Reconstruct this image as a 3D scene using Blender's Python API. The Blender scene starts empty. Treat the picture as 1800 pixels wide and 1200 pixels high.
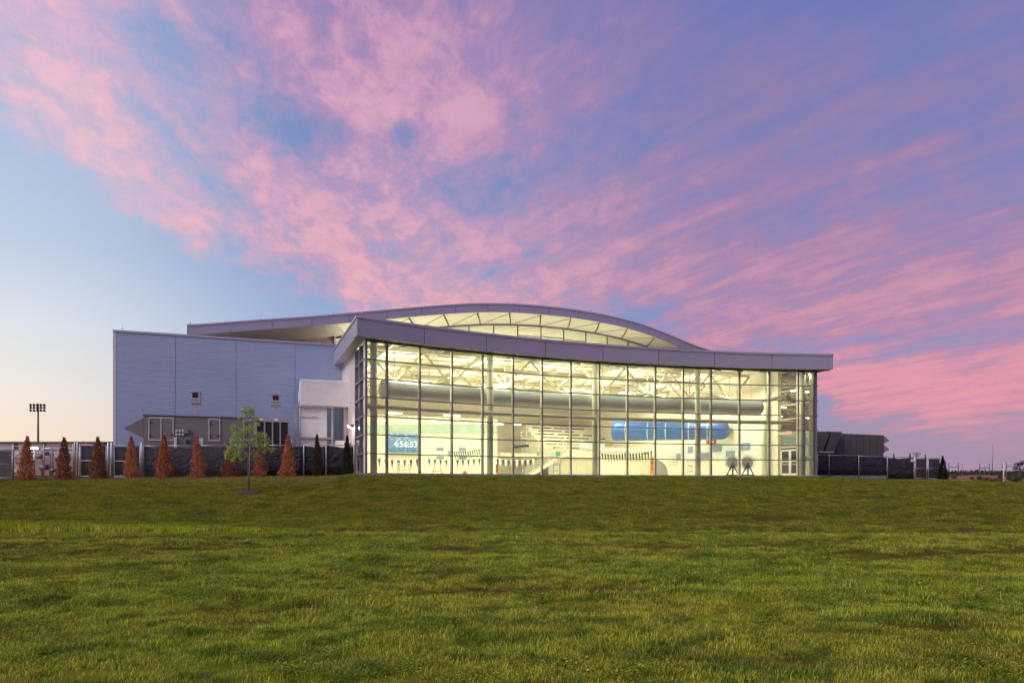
import bpy, bmesh, math, random
import numpy as np
from mathutils import Vector, Matrix, noise as mnoise
R = math.radians
rnd = random.Random(7)
S = bpy.context.scene
COL = S.collection

# ------------------------------------------------------------------ camera
FPX, CX, HY = 1200.0, 900.0, 853.0          # focal length / centre / horizon of the 1800 px wide photograph
cam = bpy.data.cameras.new('camera'); camo = bpy.data.objects.new('camera', cam); COL.objects.link(camo)
cam.sensor_width = 36; cam.lens = 36 * FPX / 1800; cam.shift_y = (HY - 600) / 1800
cam.clip_start = .1; cam.clip_end = 6000
camo.location = (0, 0, 0); camo.rotation_euler = (R(90), 0, 0)
S.camera = camo
S.view_settings.view_transform = 'Standard'; S.view_settings.look = 'None'
S.view_settings.exposure = 0.0; S.view_settings.gamma = 1
S.render.engine = 'CYCLES'
cy = S.cycles
cy.max_bounces = 6; cy.diffuse_bounces = 4; cy.glossy_bounces = 3; cy.transmission_bounces = 4
cy.transparent_max_bounces = 24; cy.caustics_reflective = False; cy.caustics_refractive = False
cy.sample_clamp_indirect = 6; cy.use_denoising = True; cy.use_adaptive_sampling = True; cy.adaptive_threshold = 0.012
try: cy.denoiser = 'OPENIMAGEDENOISE'
except Exception: pass

# ------------------------------------------------------------------ node helpers
def lin(c):
    return tuple((v / 255 / 12.92) if v / 255 <= .04045 else ((v / 255 + .055) / 1.055) ** 2.4 for v in c[:3]) + (1,)
class NT:
    def __init__(s, tree): s.t = tree; s.n = tree.nodes; s.l = tree.links
    def new(s, k, **kw):
        n = s.n.new(k)
        for a, b in kw.items(): setattr(n, a, b)
        return n
    def put(s, sock, v):
        if hasattr(v, 'is_output') or isinstance(v, bpy.types.NodeSocket): s.l.new(v, sock)
        else: sock.default_value = v
    def m(s, op, a, b=0.0, c=0.0, clamp=False):
        n = s.new('ShaderNodeMath', operation=op, use_clamp=clamp)
        s.put(n.inputs[0], a); s.put(n.inputs[1], b); s.put(n.inputs[2], c); return n.outputs[0]
    def mix(s, f, a, b, blend='MIX'):
        n = s.new('ShaderNodeMix', data_type='RGBA', blend_type=blend)
        s.put(n.inputs[0], f); s.put(n.inputs[6], a); s.put(n.inputs[7], b); return n.outputs[2]
    def ramp(s, f, stops, interp='LINEAR'):
        n = s.new('ShaderNodeValToRGB'); cr = n.color_ramp; cr.interpolation = interp
        e = cr.elements
        e[0].position = stops[0][0]; e[0].color = stops[0][1]
        e[1].position = stops[-1][0]; e[1].color = stops[-1][1]
        for p, c in stops[1:-1]:
            k = e.new(p); k.color = c
        s.put(n.inputs[0], f); return n.outputs[0]
    def noise(s, vec, scale, detail=4, rough=.55, dist=0.0, typ=None):
        n = s.new('ShaderNodeTexNoise'); s.put(n.inputs['Vector'], vec)
        n.inputs['Scale'].default_value = scale; n.inputs['Detail'].default_value = detail
        n.inputs['Roughness'].default_value = rough; n.inputs['Distortion'].default_value = dist
        return n.outputs[0]
    def vmul(s, vec, sc, off=(0, 0, 0)):
        n = s.new('ShaderNodeMapping'); s.put(n.inputs[0], vec)
        n.inputs['Scale'].default_value = sc; n.inputs['Location'].default_value = off; return n.outputs[0]
    def sstep(s, v, a, b, lo=0.0, hi=1.0):
        n = s.new('ShaderNodeMapRange', interpolation_type='SMOOTHSTEP'); s.put(n.inputs[0], v)
        s.put(n.inputs[1], a); s.put(n.inputs[2], b); n.inputs[3].default_value = lo; n.inputs[4].default_value = hi
        return n.outputs[0]
    def lstep(s, v, a, b):
        n = s.new('ShaderNodeMapRange'); n.clamp = True; s.put(n.inputs[0], v); s.put(n.inputs[1], a); s.put(n.inputs[2], b); return n.outputs[0]

# ------------------------------------------------------------------ sky: dusk gradient with a deck of pink cloud
SUN_AZ, SUN_EL = R(-62), R(9)                # set sun: a broad glow from the left
W = bpy.data.worlds.new('World'); S.world = W; W.use_nodes = True
w = NT(W.node_tree); w.n.clear()
tc = w.new('ShaderNodeTexCoord'); sep = w.new('ShaderNodeSeparateXYZ'); w.l.new(tc.outputs['Generated'], sep.inputs[0])
dx, dy, dz = sep.outputs
hl = w.m('MAXIMUM', w.m('SQRT', w.m('ADD', w.m('MULTIPLY', dx, dx), w.m('MULTIPLY', dy, dy))), .0001)
u0 = w.m('DIVIDE', dx, hl)                   # sine of the azimuth
e0 = w.m('DIVIDE', dz, hl)                   # tangent of the elevation
def U(x): k = (x - CX) / FPX; return k / math.sqrt(1 + k * k)
def E(x, y): k = (x - CX) / FPX; return (HY - y) / FPX / math.sqrt(1 + k * k)
# cloud plane coordinates (the deck seen in perspective) for the fine structure
den = w.m('ADD', w.m('MAXIMUM', dz, 0.0), .16)
cvec = w.new('ShaderNodeCombineXYZ'); w.put(cvec.inputs[0], w.m('DIVIDE', dx, den)); w.put(cvec.inputs[1], w.m('DIVIDE', dy, den))
rot = w.new('ShaderNodeMapping'); w.l.new(cvec.outputs[0], rot.inputs[0]); rot.inputs['Rotation'].default_value = (0, 0, R(-98))
cp = rot.outputs[0]
warpn = w.new('ShaderNodeTexNoise'); w.put(warpn.inputs['Vector'], w.vmul(cp, (1, 1.6, 1))); warpn.inputs['Scale'].default_value = 2.6
warpn.inputs['Detail'].default_value = 5
sw = w.new('ShaderNodeSeparateColor'); w.l.new(warpn.outputs[1], sw.inputs[0])
uu = w.m('ADD', u0, w.m('MULTIPLY', w.m('SUBTRACT', sw.outputs[0], .5), .16))
ee = w.m('ADD', e0, w.m('MULTIPLY', w.m('SUBTRACT', sw.outputs[1], .5), w.m('MULTIPLY', w.m('ADD', e0, .05), .34)))
fu = w.m('ADD', w.m('MULTIPLY', uu, .5), .5)
ROWS = [
 (853, [(0,.0),(900,.1),(1440,.1),(1800,.2)]),
 (790, [(0,.0),(1000,.0),(1440,.05),(1560,.1),(1650,.3),(1800,.35)]),
 (755, [(0,.0),(1000,.0),(1440,.05),(1530,.3),(1620,.72),(1700,.8),(1800,.5)]),
 (715, [(0,.0),(1000,.1),(1440,.15),(1500,.75),(1600,.8),(1700,.8),(1800,.75)]),
 (660, [(0,.0),(900,.1),(1200,.6),(1440,.85),(1500,.85),(1600,.9),(1700,.75),(1800,.85)]),
 (600, [(0,.0),(640,.0),(900,.2),(1100,.55),(1250,.6),(1310,.4),(1420,.42),(1600,.5),(1800,.5)]),
 (540, [(0,.0),(590,.0),(650,.4),(710,.8),(800,.6),(900,.75),(1000,.7),(1100,.35),(1250,.65),(1400,.75),(1600,.8),(1800,.75)]),
 (470, [(0,.0),(300,.0),(440,.12),(530,.5),(570,.35),(650,.82),(800,.72),(900,.5),(1000,.75),(1200,.75),(1400,.6),(1800,.65)]),
 (400, [(0,.05),(150,.12),(280,.5),(340,.72),(400,.28),(450,.6),(520,.75),(620,.75),(700,.6),(800,.68),(1000,.65),(1200,.7),(1400,.5),(1600,.55),(1800,.5)]),
 (300, [(0,.18),(70,.4),(150,.68),(220,.7),(330,.55),(390,.45),(450,.75),(600,.72),(740,.6),(850,.48),(1000,.55),(1200,.6),(1400,.62),(1600,.5),(1800,.42)]),
 (200, [(0,.35),(80,.7),(160,.85),(220,.6),(330,.42),(430,.36),(540,.34),(620,.62),(720,.55),(800,.7),(900,.55),(1200,.5),(1400,.38),(1600,.52),(1800,.62)]),
 (110, [(0,.7),(100,.82),(190,.6),(250,.34),(340,.3),(450,.4),(560,.7),(700,.9),(830,.85),(900,.6),(1050,.58),(1250,.5),(1450,.5),(1600,.32),(1800,.45)]),
 (0,   [(0,.72),(200,.78),(320,.55),(500,.62),(800,.68),(1000,.5),(1200,.5),(1400,.4),(1600,.22),(1800,.12)]),
]
def rowstops(st): return [((U(x) * .5 + .5), (v, v, v, 1)) for x, v in st]
cov = None; pe = None
for y, st in ROWS:
    r = w.ramp(fu, rowstops(st), 'EASE'); ey = E(900, y) * .9
    cov = r if cov is None else w.mix(w.sstep(ee, pe, ey), cov, r)
    pe = ey
f1 = w.noise(w.vmul(cp, (1.0, 1.4, 1)), 4.6, 10, .62, .5)
f2 = w.noise(w.vmul(cp, (1.0, 1.5, 1), (3, 7, 0)), 15.0, 8, .6, .6)
rot3 = w.new('ShaderNodeMapping'); w.l.new(cvec.outputs[0], rot3.inputs[0]); rot3.inputs['Rotation'].default_value = (0, 0, R(-132))
f3 = w.noise(w.vmul(rot3.outputs[0], (.42, 2.6, 1), (13, 2, 0)), 3.4, 8, .6, .35)
fb = w.m('ADD', w.m('ADD', w.m('MULTIPLY', w.m('SUBTRACT', f1, .5), w.sstep(u0, -.25, .35, 1.2, .75)), w.m('MULTIPLY', w.m('SUBTRACT', f2, .5), w.sstep(u0, -.25, .3, .75, .3))), w.m('MULTIPLY', w.m('SUBTRACT', f3, .5), w.sstep(u0, -.25, .2, .15, 1.05)))
cv = w.m('ADD', cov, w.m('MULTIPLY', fb, w.sstep(cov, .0, .3, .25, .95)))
dens = w.m('MULTIPLY', w.sstep(cv, .16, .92), .95)
bright = w.sstep(cv, .58, 1.0)
def eramp(x, st): return w.ramp(w.m('MULTIPLY', e0, 1.25), sorted([(max(0, E(900, y) * 1.25), lin(c)) for y, c in st], key=lambda q: q[0]), 'LINEAR')
clearL = eramp(0, [(853,(247,214,180)),(790,(246,222,196)),(720,(238,229,218)),(620,(217,224,231)),(500,(184,201,226)),(300,(160,181,219)),(0,(140,158,208))])
clearM = eramp(600, [(853,(205,192,196)),(720,(170,180,205)),(600,(146,169,209)),(500,(128,154,203)),(350,(114,138,193)),(150,(102,124,184)),(0,(100,118,180))])
clearR = eramp(1800, [(853,(168,140,163)),(780,(158,142,170)),(700,(144,144,186)),(600,(122,134,190)),(400,(112,122,185)),(100,(100,112,181)),(0,(96,110,180))])
cloudL = eramp(0, [(853,(245,205,190)),(500,(226,190,205)),(300,(236,188,202)),(100,(226,176,202)),(0,(216,165,200))])
cloudM = eramp(700, [(853,(235,165,170)),(520,(226,158,176)),(400,(208,153,184)),(250,(197,145,184)),(100,(196,140,181)),(0,(172,128,178))])
cloudR = eramp(1600, [(853,(190,142,168)),(790,(192,138,165)),(730,(222,132,152)),(650,(214,133,156)),(540,(190,130,162)),(400,(170,126,166)),(200,(156,122,166)),(0,(136,115,170))])
def tri(a, b, c): return w.mix(w.sstep(u0, U(650), U(1350)), w.mix(w.sstep(u0, U(-60), U(620)), a, b), c)
sky = w.mix(dens, tri(clearL, clearM, clearR), tri(cloudL, cloudM, cloudR))
hot = w.mix(w.m('MULTIPLY', bright, w.sstep(u0, -.3, .4, .36, .2)), sky, lin((246, 182, 190)))
nish = w.new('ShaderNodeTexSky', sky_type='NISHITA'); nish.sun_disc = False
nish.sun_elevation = R(1.5); nish.sun_rotation = SUN_AZ
hsv = w.new('ShaderNodeHueSaturation'); hsv.inputs['Saturation'].default_value = .91; hsv.inputs['Value'].default_value = 1.03; w.put(hsv.inputs['Color'], hot)
nl = w.mix(.004, hsv.outputs[0], nish.outputs[0], 'ADD')
bg = w.new('ShaderNodeBackground'); w.put(bg.inputs[0], nl); bg.inputs[1].default_value = 1.0
out = w.new('ShaderNodeOutputWorld'); w.l.new(bg.outputs[0], out.inputs[0])

sl = bpy.data.lights.new('sun', 'SUN'); sl.energy = 1.95; sl.angle = R(35); sl.color = (1.0, .90, .84)
so = bpy.data.objects.new('sun', sl); COL.objects.link(so)
# light of the afterglow, from the left and a little behind the camera
sd = Vector((-.62, -.50, .60)).normalized()
so.rotation_euler = sd.to_track_quat('Z', 'Y').to_euler(); so.location = sd * 60

# ------------------------------------------------------------------ materials
MATS = {}
def mat(name, col, rough=.6, metal=0.0, var=.08, vscale=1.5, bump=0.0, bscale=30, stretch=(1, 1, 1), spec=.5, col2=None, emit=None, es=0.0):
    if name in MATS: return MATS[name]
    m = bpy.data.materials.new(name); m.use_nodes = True
    t = NT(m.node_tree); p = t.n['Principled BSDF']
    tcn = t.new('ShaderNodeTexCoord'); v = t.vmul(tcn.outputs['Object'], stretch)
    nz = t.noise(v, vscale, 6, .6)
    c = tuple(col) + (1,); c2 = tuple(col2) + (1,) if col2 else tuple(x * (1 - 2.2 * var) for x in col) + (1,)
    f = t.sstep(nz, .3, .72)
    t.put(p.inputs['Base Color'], t.mix(f, c, c2))
    t.put(p.inputs['Roughness'], t.m('ADD', rough, t.m('MULTIPLY', t.m('SUBTRACT', nz, .5), .18), clamp=True))
    p.inputs['Metallic'].default_value = metal
    p.inputs['Specular IOR Level'].default_value = spec
    if bump:
        b = t.new('ShaderNodeBump'); b.inputs['Strength'].default_value = bump; b.inputs['Distance'].default_value = .02
        t.put(b.inputs['Height'], t.noise(v, bscale, 5, .6)); t.l.new(b.outputs[0], p.inputs['Normal'])
    if emit:
        p.inputs['Emission Color'].default_value = tuple(emit) + (1,); p.inputs['Emission Strength'].default_value = es
    MATS[name] = m; return m
def glassmat(name, tint, refl=1.0, rough=.0):
    m = bpy.data.materials.new(name); m.use_nodes = True
    t = NT(m.node_tree); t.n.clear()
    tr = t.new('ShaderNodeBsdfTransparent'); tr.inputs[0].default_value = tuple(tint) + (1,)
    gl = t.new('ShaderNodeBsdfGlossy'); gl.inputs['Roughness'].default_value = rough; gl.inputs[0].default_value = (.9, .95, .93, 1)
    tcn = t.new('ShaderNodeTexCoord')
    b = t.new('ShaderNodeBump'); b.inputs['Strength'].default_value = .07; b.inputs['Distance'].default_value = .05
    t.put(b.inputs['Height'], t.noise(tcn.outputs['Object'], .7, 2)); t.l.new(b.outputs[0], gl.inputs['Normal'])
    oi = t.new('ShaderNodeObjectInfo'); t.put(tr.inputs[0], t.mix(oi.outputs['Random'], tuple(tint) + (1,), tuple(v * .93 for v in tint) + (1,)))
    fr = t.new('ShaderNodeFresnel'); fr.inputs[0].default_value = 1.5
    mx = t.new('ShaderNodeMixShader'); t.put(mx.inputs[0], t.m('MULTIPLY', fr.outputs[0], refl, clamp=True))
    t.l.new(tr.outputs[0], mx.inputs[1]); t.l.new(gl.outputs[0], mx.inputs[2])
    o = t.new('ShaderNodeOutputMaterial'); t.l.new(mx.outputs[0], o.inputs[0]); MATS[name] = m; return m
def emitmat(name, col, st):
    m = bpy.data.materials.new(name); m.use_nodes = True; t = NT(m.node_tree); t.n.clear()
    e = t.new('ShaderNodeEmission'); e.inputs[0].default_value = tuple(col) + (1,); e.inputs[1].default_value = st
    o = t.new('ShaderNodeOutputMaterial'); t.l.new(e.outputs[0], o.inputs[0]); MATS[name] = m; return m

M_glass = glassmat('glass', (.90, .945, .90), 1.3)
M_glassR = glassmat('end_glass', (.62, .78, .68), 6.0)
M_glass2 = glassmat('return_glass', (.78, .88, .78), 2.2)
M_fascia = mat('fascia_metal', (.40, .40, .50), .45, .35, .03, .4)
M_coping = mat('coping_metal', (.47, .47, .55), .4, .5, .03)
M_soffit = mat('soffit', (.52, .47, .43), .5, .0, .04)
M_mull = mat('mullion_dark', (.23, .21, .26), .45, .3, .05)
M_mullin = mat('mullion_cream', (.80, .77, .58), .5, 0, .04)
M_cream = mat('cream_paint', (.80, .75, .60), .6, 0, .03, .6)
M_white = mat('white_paint', (.80, .78, .70), .55, 0, .03, .8)
M_steel = mat('steel_white', (.50, .46, .33), .5, 0, .04)
M_column = mat('column_green_grey', (.74, .78, .60), .5, 0, .04)
M_whitewall = mat('white_precast', (.66, .60, .61), .75, 0, .04, .7, .15, 60)
M_galv = mat('galvanised', (.50, .50, .53), .42, .55, .08, 3)
M_silver = mat('duct_silver', (.88, .87, .93), .5, .0, .05, 1.2, .1, 4)
M_ahu = mat('unit_grey', (.21, .195, .20), .5, .1, .05, .8)
M_ahud = mat('unit_dark', (.085, .075, .085), .5, .1, .06, .8)
M_trimw = mat('trim_white', (.68, .66, .67), .5, 0, .04)
M_black = mat('near_black', (.012, .011, .014), .55, 0, .1)
M_concrete = mat('concrete', (.45, .42, .41), .85, 0, .1, 2, .3, 25)
M_roofm = mat('roof_membrane', (.35, .34, .35), .8, 0, .05)
M_tan = mat('tan_wall', (.40, .31, .25), .7, 0, .04)
UPW = 330.0; DNW = 420.0
def bluewall():
    m = bpy.data.materials.new('blue_rippled_wall'); m.use_nodes = True
    t = NT(m.node_tree); p = t.n['Principled BSDF']
    tcn = t.new('ShaderNodeTexCoord'); o = tcn.outputs['Object']
    big = t.noise(o, .35, 4)
    rip = t.noise(t.vmul(o, (.55, .55, 5.2)), 1.6, 5, .55, .6)
    rip2 = t.noise(t.vmul(o, (.9, .9, 9.0)), 2.2, 4, .6, .4)
    h = t.m('ADD', rip, t.m('MULTIPLY', rip2, .45))
    c = t.mix(t.sstep(big, .3, .7), (.37, .465, .67, 1), (.34, .43, .63, 1))
    c = t.mix(t.sstep(h, .60, .92), t.mix(.12, c, (.16, .20, .30, 1)), c)
    t.put(p.inputs['Base Color'], c); p.inputs['Roughness'].default_value = .55
    b = t.new('ShaderNodeBump'); b.inputs['Strength'].default_value = .4; b.inputs['Distance'].default_value = .08
    t.put(b.inputs['Height'], h); t.l.new(b.outputs[0], p.inputs['Normal'])
    return m
M_blue = bluewall()

# ------------------------------------------------------------------ mesh helpers
BASE = {}
def tag(o, label=None, cat=None, group=None, kind=None):
    for k, v in (('label', label), ('category', cat), ('group', group), ('kind', kind)):
        if v: o[k] = v
    return o
def empty(name, loc, label=None, cat=None, group=None):
    o = bpy.data.objects.new(name, None); COL.objects.link(o); o.location = loc; o.empty_display_size = .2
    BASE[o.name] = Vector(loc); return tag(o, label, cat, group)
class MB:
    def __init__(s): s.v = []; s.f = []; s.smooth = False
    def add(s, vs, fs):
        k = len(s.v); s.v += [tuple(q) for q in vs]; s.f += [tuple(i + k for i in f) for f in fs]; return s
    def prism(s, poly, z0, z1):
        n = len(poly)
        vs = [(x, y, z0) for x, y in poly] + [(x, y, z1) for x, y in poly]
        fs = [tuple(range(n))[::-1], tuple(range(n, 2 * n))] + [(i, (i + 1) % n, n + (i + 1) % n, n + i) for i in range(n)]
        return s.add(vs, fs)
    def hexa(s, c):   # 8 corners: 4 bottom ring, 4 top ring
        return s.add(c, [(3, 2, 1, 0), (4, 5, 6, 7), (0, 1, 5, 4), (1, 2, 6, 5), (2, 3, 7, 6), (3, 0, 4, 7)])
    def obox(s, o, ux, uy, uz):
        o, ux, uy, uz = map(Vector, (o, ux, uy, uz))
        return s.hexa([o, o + ux, o + ux + uy, o + uy, o + uz, o + ux + uz, o + ux + uy + uz, o + uy + uz])
    def box(s, c, d):
        return s.obox((c[0] - d[0] / 2, c[1] - d[1] / 2, c[2] - d[2] / 2), (d[0], 0, 0), (0, d[1], 0), (0, 0, d[2]))
    def bar(s, a, b, w, h=None, up=(0, 0, 1)):
        a, b = Vector(a), Vector(b); d = (b - a)
        if d.length < 1e-6: return s
        dn = d.normalized(); up = Vector(up)
        if abs(dn.dot(up)) > .97: up = Vector((1, 0, 0))
        sx = dn.cross(up).normalized(); sz = sx.cross(dn); h = h or w
        return s.obox(a - sx * w / 2 - sz * h / 2, sx * w, d, sz * h)
    def tube(s, pts, r, n=10, caps=True):
        pts = [Vector(q) for q in pts]; rr = r if isinstance(r, (list, tuple)) else [r] * len(pts)
        vs = []; fs = []; up = None
        for i, q in enumerate(pts):
            d = (pts[min(i + 1, len(pts) - 1)] - pts[max(i - 1, 0)]).normalized()
            if up is None: up = Vector((0, 0, 1)) if abs(d.z) < .9 else Vector((1, 0, 0))
            sx = d.cross(up).normalized(); sz = sx.cross(d); up = sz
            for k in range(n):
                a = 2 * math.pi * k / n; vs.append(q + (sx * math.cos(a) + sz * math.sin(a)) * rr[i])
        for i in range(len(pts) - 1):
            for k in range(n):
                k2 = (k + 1) % n; fs.append((i * n + k, i * n + k2, (i + 1) * n + k2, (i + 1) * n + k))
        if caps: fs += [tuple(range(n))[::-1], tuple(range((len(pts) - 1) * n, len(pts) * n))]
        s.smooth = True; return s.add(vs, fs)
    def strip(s, A, B, z0, z1):    # wall-like solid between two plan polylines A (front) and B (back)
        n = len(A); vs = []
        za = z0 if callable(z0) else (lambda i: z0); zb = z1 if callable(z1) else (lambda i: z1)
        for i in range(n): vs += [(A[i][0], A[i][1], za(i)), (B[i][0], B[i][1], za(i)), (B[i][0], B[i][1], zb(i)), (A[i][0], A[i][1], zb(i))]
        fs = [(0, 1, 2, 3)[::-1], tuple(4 * (n - 1) + k for k in range(4))]
        for i in range(n - 1):
            for k in range(4):
                k2 = (k + 1) % 4; fs.append((4 * i + k, 4 * i + k2, 4 * i + 4 + k2, 4 * i + 4 + k))
        return s.add(vs, fs)
    def build(s, name, m, parent=None, label=None, cat=None, group=None, kind=None, bevel=0, loc=None):
        b = BASE.get(parent.name, Vector()) if parent else Vector(loc or (0, 0, 0))
        me = bpy.data.meshes.new(name); me.from_pydata([tuple(Vector(q) - b) for q in s.v], [], s.f); me.update()
        bm = bmesh.new(); bm.from_mesh(me); bmesh.ops.recalc_face_normals(bm, faces=bm.faces); bm.to_mesh(me); bm.free()
        if m: me.materials.append(m)
        if s.smooth:
            for pl in me.polygons: pl.use_smooth = len(pl.vertices) <= 4
        o = bpy.data.objects.new(name, me); COL.objects.link(o)
        if parent: o.parent = parent
        else: o.location = b
        BASE[o.name] = b
        if bevel:
            md = o.modifiers.new('bevel', 'BEVEL'); md.width = bevel; md.segments = 1; md.limit_method = 'ANGLE'
        return tag(o, label, cat, group, kind)
def at(x, y, D): return ((x - CX) * D / FPX, D, (HY - y) * D / FPX)
def zof(y, D): return (HY - y) * D / FPX

# ------------------------------------------------------------------ plan frame of the hall
OX, OY = -9.44, 44.1
E1 = Vector((.9267, .3758)); E2 = Vector((-.3758, .9267))
def ab(a, b): return (OX + a * E1.x + b * E2.x, OY + a * E1.y + b * E2.y)
def ab3(a, b, z): q = ab(a, b); return (q[0], q[1], z)
def a_at(x, b):
    k = (x - CX) / FPX; return (k * (OY + b * E2.y) - OX - b * E2.x) / (E1.x - k * E1.y)
def b_at(x, a):
    k = (x - CX) / FPX; return (k * (OY + a * E1.y) - OX - a * E1.x) / (E2.x - k * E2.y)
def hz(y, a, b): return zof(y, ab(a, b)[1])
def hbox(mb, a0, a1, b0, b1, z0, z1): return mb.prism([ab(a0, b0), ab(a1, b0), ab(a1, b1), ab(a0, b1)], z0, z1)
ROW = 1.22
_xs = np.array([643, 680, 738, 848, 1105, 1250, 1351, 1403, 1434.]); _ss = np.array([33.2, 32.57, 31.64, 30.15, 27.57, 26.6, 26.27, 26.12, 26.07])
_pf = np.polyfit((_xs - 1000) / 400, _ss, 3)
def Fp(x, off=0.0):           # point of the glass curve at photo column x, moved outwards by off
    def q(t): s_ = float(np.polyval(_pf, (t - 1000) / 400)); return Vector(((t - CX) * ROW / s_, FPX * ROW / s_))
    p = q(x); t = (q(x + 2) - q(x - 2)).normalized(); n = Vector((t.y, -t.x)); return p + n * off
def Fi(x, off):               # like Fp, but still seen at column x after the move
    t = x
    for _ in range(8):
        p = Fp(t, off); t += x - (CX + FPX * p.x / p.y)
    return Fp(t, off)
def curve(x0, x1, n, off): return [Fp(x0 + (x1 - x0) * i / n, off) for i in range(n + 1)]
Z0, ZH = .83, 9.33            # sill and head of the glass
ZT = [2.074 + ROW * k for k in range(6)]
ZROWS = [Z0] + ZT + [ZH]
ZS, ZFT = 9.42, 10.68         # soffit, top of fascia
MX = [643, 680.5, 738, 794.5, 848.5, 902, 953, 1003.5, 1053.5, 1103, 1152, 1201, 1250, 1300, 1351.5, 1403, 1434]
XE0, XE1 = 643, 1434
AR = (Fp(1434) - Vector((OX, OY))).dot(E1)      # width of the hall
B_CL, B_UP, B_BACK = 23.0, 18.5, 40.0

HALL = empty('swimming_hall', ab3(18, 6, .6), 'large swimming hall with a curved glass front, blue side block and wavy upper roof', 'building')
def part(name, mb, m, **k): return mb.build(name, m, HALL, **k)

# ---- curtain wall
for i in range(len(MX) - 1):
    for r in range(7):
        A = curve(MX[i], MX[i + 1], 2, .01); B = curve(MX[i], MX[i + 1], 2, -.015)
        part('glass_pane', MB().strip(A, B, ZROWS[r], ZROWS[r + 1]), M_glass)
for i, x in enumerate(MX):
    p = Fp(x); t = (Fp(x + 2) - Fp(x - 2)).normalized(); n = Vector((t.y, -t.x)); wd = .085 if 0 < i < 16 else .13
    def mul(o0, o1, w_, z0, z1): q = p + n * o0 - t * w_ / 2; return MB().obox((q.x, q.y, z0), (t.x * w_, t.y * w_, 0), (n.x * (o1 - o0), n.y * (o1 - o0), 0), (0, 0, z1 - z0))
    mo = part('mullion', mul(.018, .10, wd, Z0 - .02, ZH + .05), M_mull)
    mul(-.24, -.02, wd * .8, Z0, ZH).build('mullion_fin', M_mullin, mo)
for k, z in enumerate(ZT):
    part('transom', MB().strip(curve(XE0, XE1 + 3.5, 48, .125), curve(XE0, XE1 + 3.5, 48, .02), z - .035, z + .035), M_mull)
part('head_rail', MB().strip(curve(XE0, XE1, 40, .14), curve(XE0, XE1, 40, -.2), ZH, ZS - .004), mat('head_dark', (.035, .032, .03), .5))
part('sill', MB().strip(curve(XE0, XE1 + 4, 40, .16), curve(XE0, XE1 + 4, 40, -.25), .45, Z0 - .002), M_fascia)
part('header_wall', MB().strip(curve(XE0, XE1, 40, -.02), curve(XE0, XE1, 40, -.2), ZS + .02, 10.4), M_cream)

# ---- canopy fascia, soffit and lower roof
def pj(x, off=.8):            # curve parameter whose point, moved out by off, is seen at column x
    t = x
    for _ in range(8):
        p = Fp(t, off); t += x - (CX + FPX * p.x / p.y)
    return t
FJ = [pj(x) for x in (625, 746, 855, 959, 1060, 1158, 1256, 1357, 1465)]
PL, PR = FJ[0], FJ[-1]
CL0, CL1 = Vector((-9.95, 43.2)), Vector((-14.05, 53.75))
frontA = curve(PL + 2, PR - 1, 60, .78)
def seg(pts, f0, f1):   # part of a straight line
    return [pts[0].lerp(pts[1], f0), pts[0].lerp(pts[1], f1)]
for i in range(8):
    g = .6 if i else 0
    x0, x1 = FJ[i] + (g if i else 2.2), FJ[i + 1] - (.6 if i < 7 else .8)
    part('fascia_panel', MB().strip(curve(x0, x1, 8, .80), curve(x0, x1, 8, .70), ZS - .01, ZFT - .16), M_fascia)
part('fascia_backing', MB().strip(curve(PL + 3, PR - 2, 60, .77), curve(PL + 3, PR - 2, 60, .60), ZS + .01, ZFT - .18), M_mull)
FL = Fp(PL + 2.2, .80); FRc = Fp(PR - .8, .80)
sideN = Vector((-E2.y * 1, E2.x)) * -1
def side_line(p0, p1, off):   # offset to the left of the direction p0->p1
    d = (p1 - p0).normalized(); n = Vector((-d.y, d.x)); return [p0 + n * off, p1 + n * off]
LB = CL1
for f0, f1 in ((0, .325), (.327, .66), (.662, 1)):
    part('fascia_panel', MB().strip(seg([FL, LB], f0, f1), seg(side_line(FL, LB, -.10), f0, f1), ZS - .01, ZFT - .16), M_fascia)
RB = Vector(ab(AR + 1.0, 12))
part('fascia_panel', MB().strip([FRc, RB], side_line(FRc, RB, .10), ZS - .01, ZFT - .16), M_fascia)
cop = MB().strip(curve(PL + 1.8, PR - .2, 60, .86), curve(PL + 1.8, PR - .2, 60, .55), ZFT - .155, ZFT)
cop.strip(side_line(Fp(PL + 1.8, .86), LB, .06), side_line(Fp(PL + 1.8, .86), LB, -.25), ZFT - .15, ZFT - .003)
cop.strip(side_line(FRc, RB, -.06), side_line(FRc, RB, .2), ZFT - .15, ZFT - .003)
part('coping', cop, M_coping)
part('soffit', MB().strip(curve(PL + 3, PR - 1.5, 60, .69), curve(PL + 3, PR - 1.5, 60, .02), ZS, ZS + .05), M_soffit)
Pc = Fp(643); Pw = Vector(ab(0, 10.6))
part('soffit', MB().strip([Fp(PL + 3, .69), CL1 + (FL - LB).normalized() * .1 + Vector((.1, 0))], [Pc, Pw], ZS + .006, ZS + .056), M_soffit)
part('soffit', MB().strip([Fp(1434), Vector(ab(AR, 12))], [Fp(PR - 1.5, .6), Vector(ab(AR + .9, 12))], ZS + .006, ZS + .056), M_soffit)
roofpoly = [tuple(q) for q in curve(PL + 3, PR - 1.5, 40, .65)] + [tuple(RB), ab(AR + .9, B_CL + .4), ab(-.4, B_CL + .4), tuple(LB)]
part('lower_roof', MB().prism(roofpoly, 10.42, 10.5), M_roofm)
inpoly = [tuple(q) for q in curve(644, 1433, 40, -.22)] + [ab(AR, B_CL), ab(0, B_CL)]
part('ceiling', MB().prism(inpoly, 10.32, 10.38), M_white)

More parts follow.
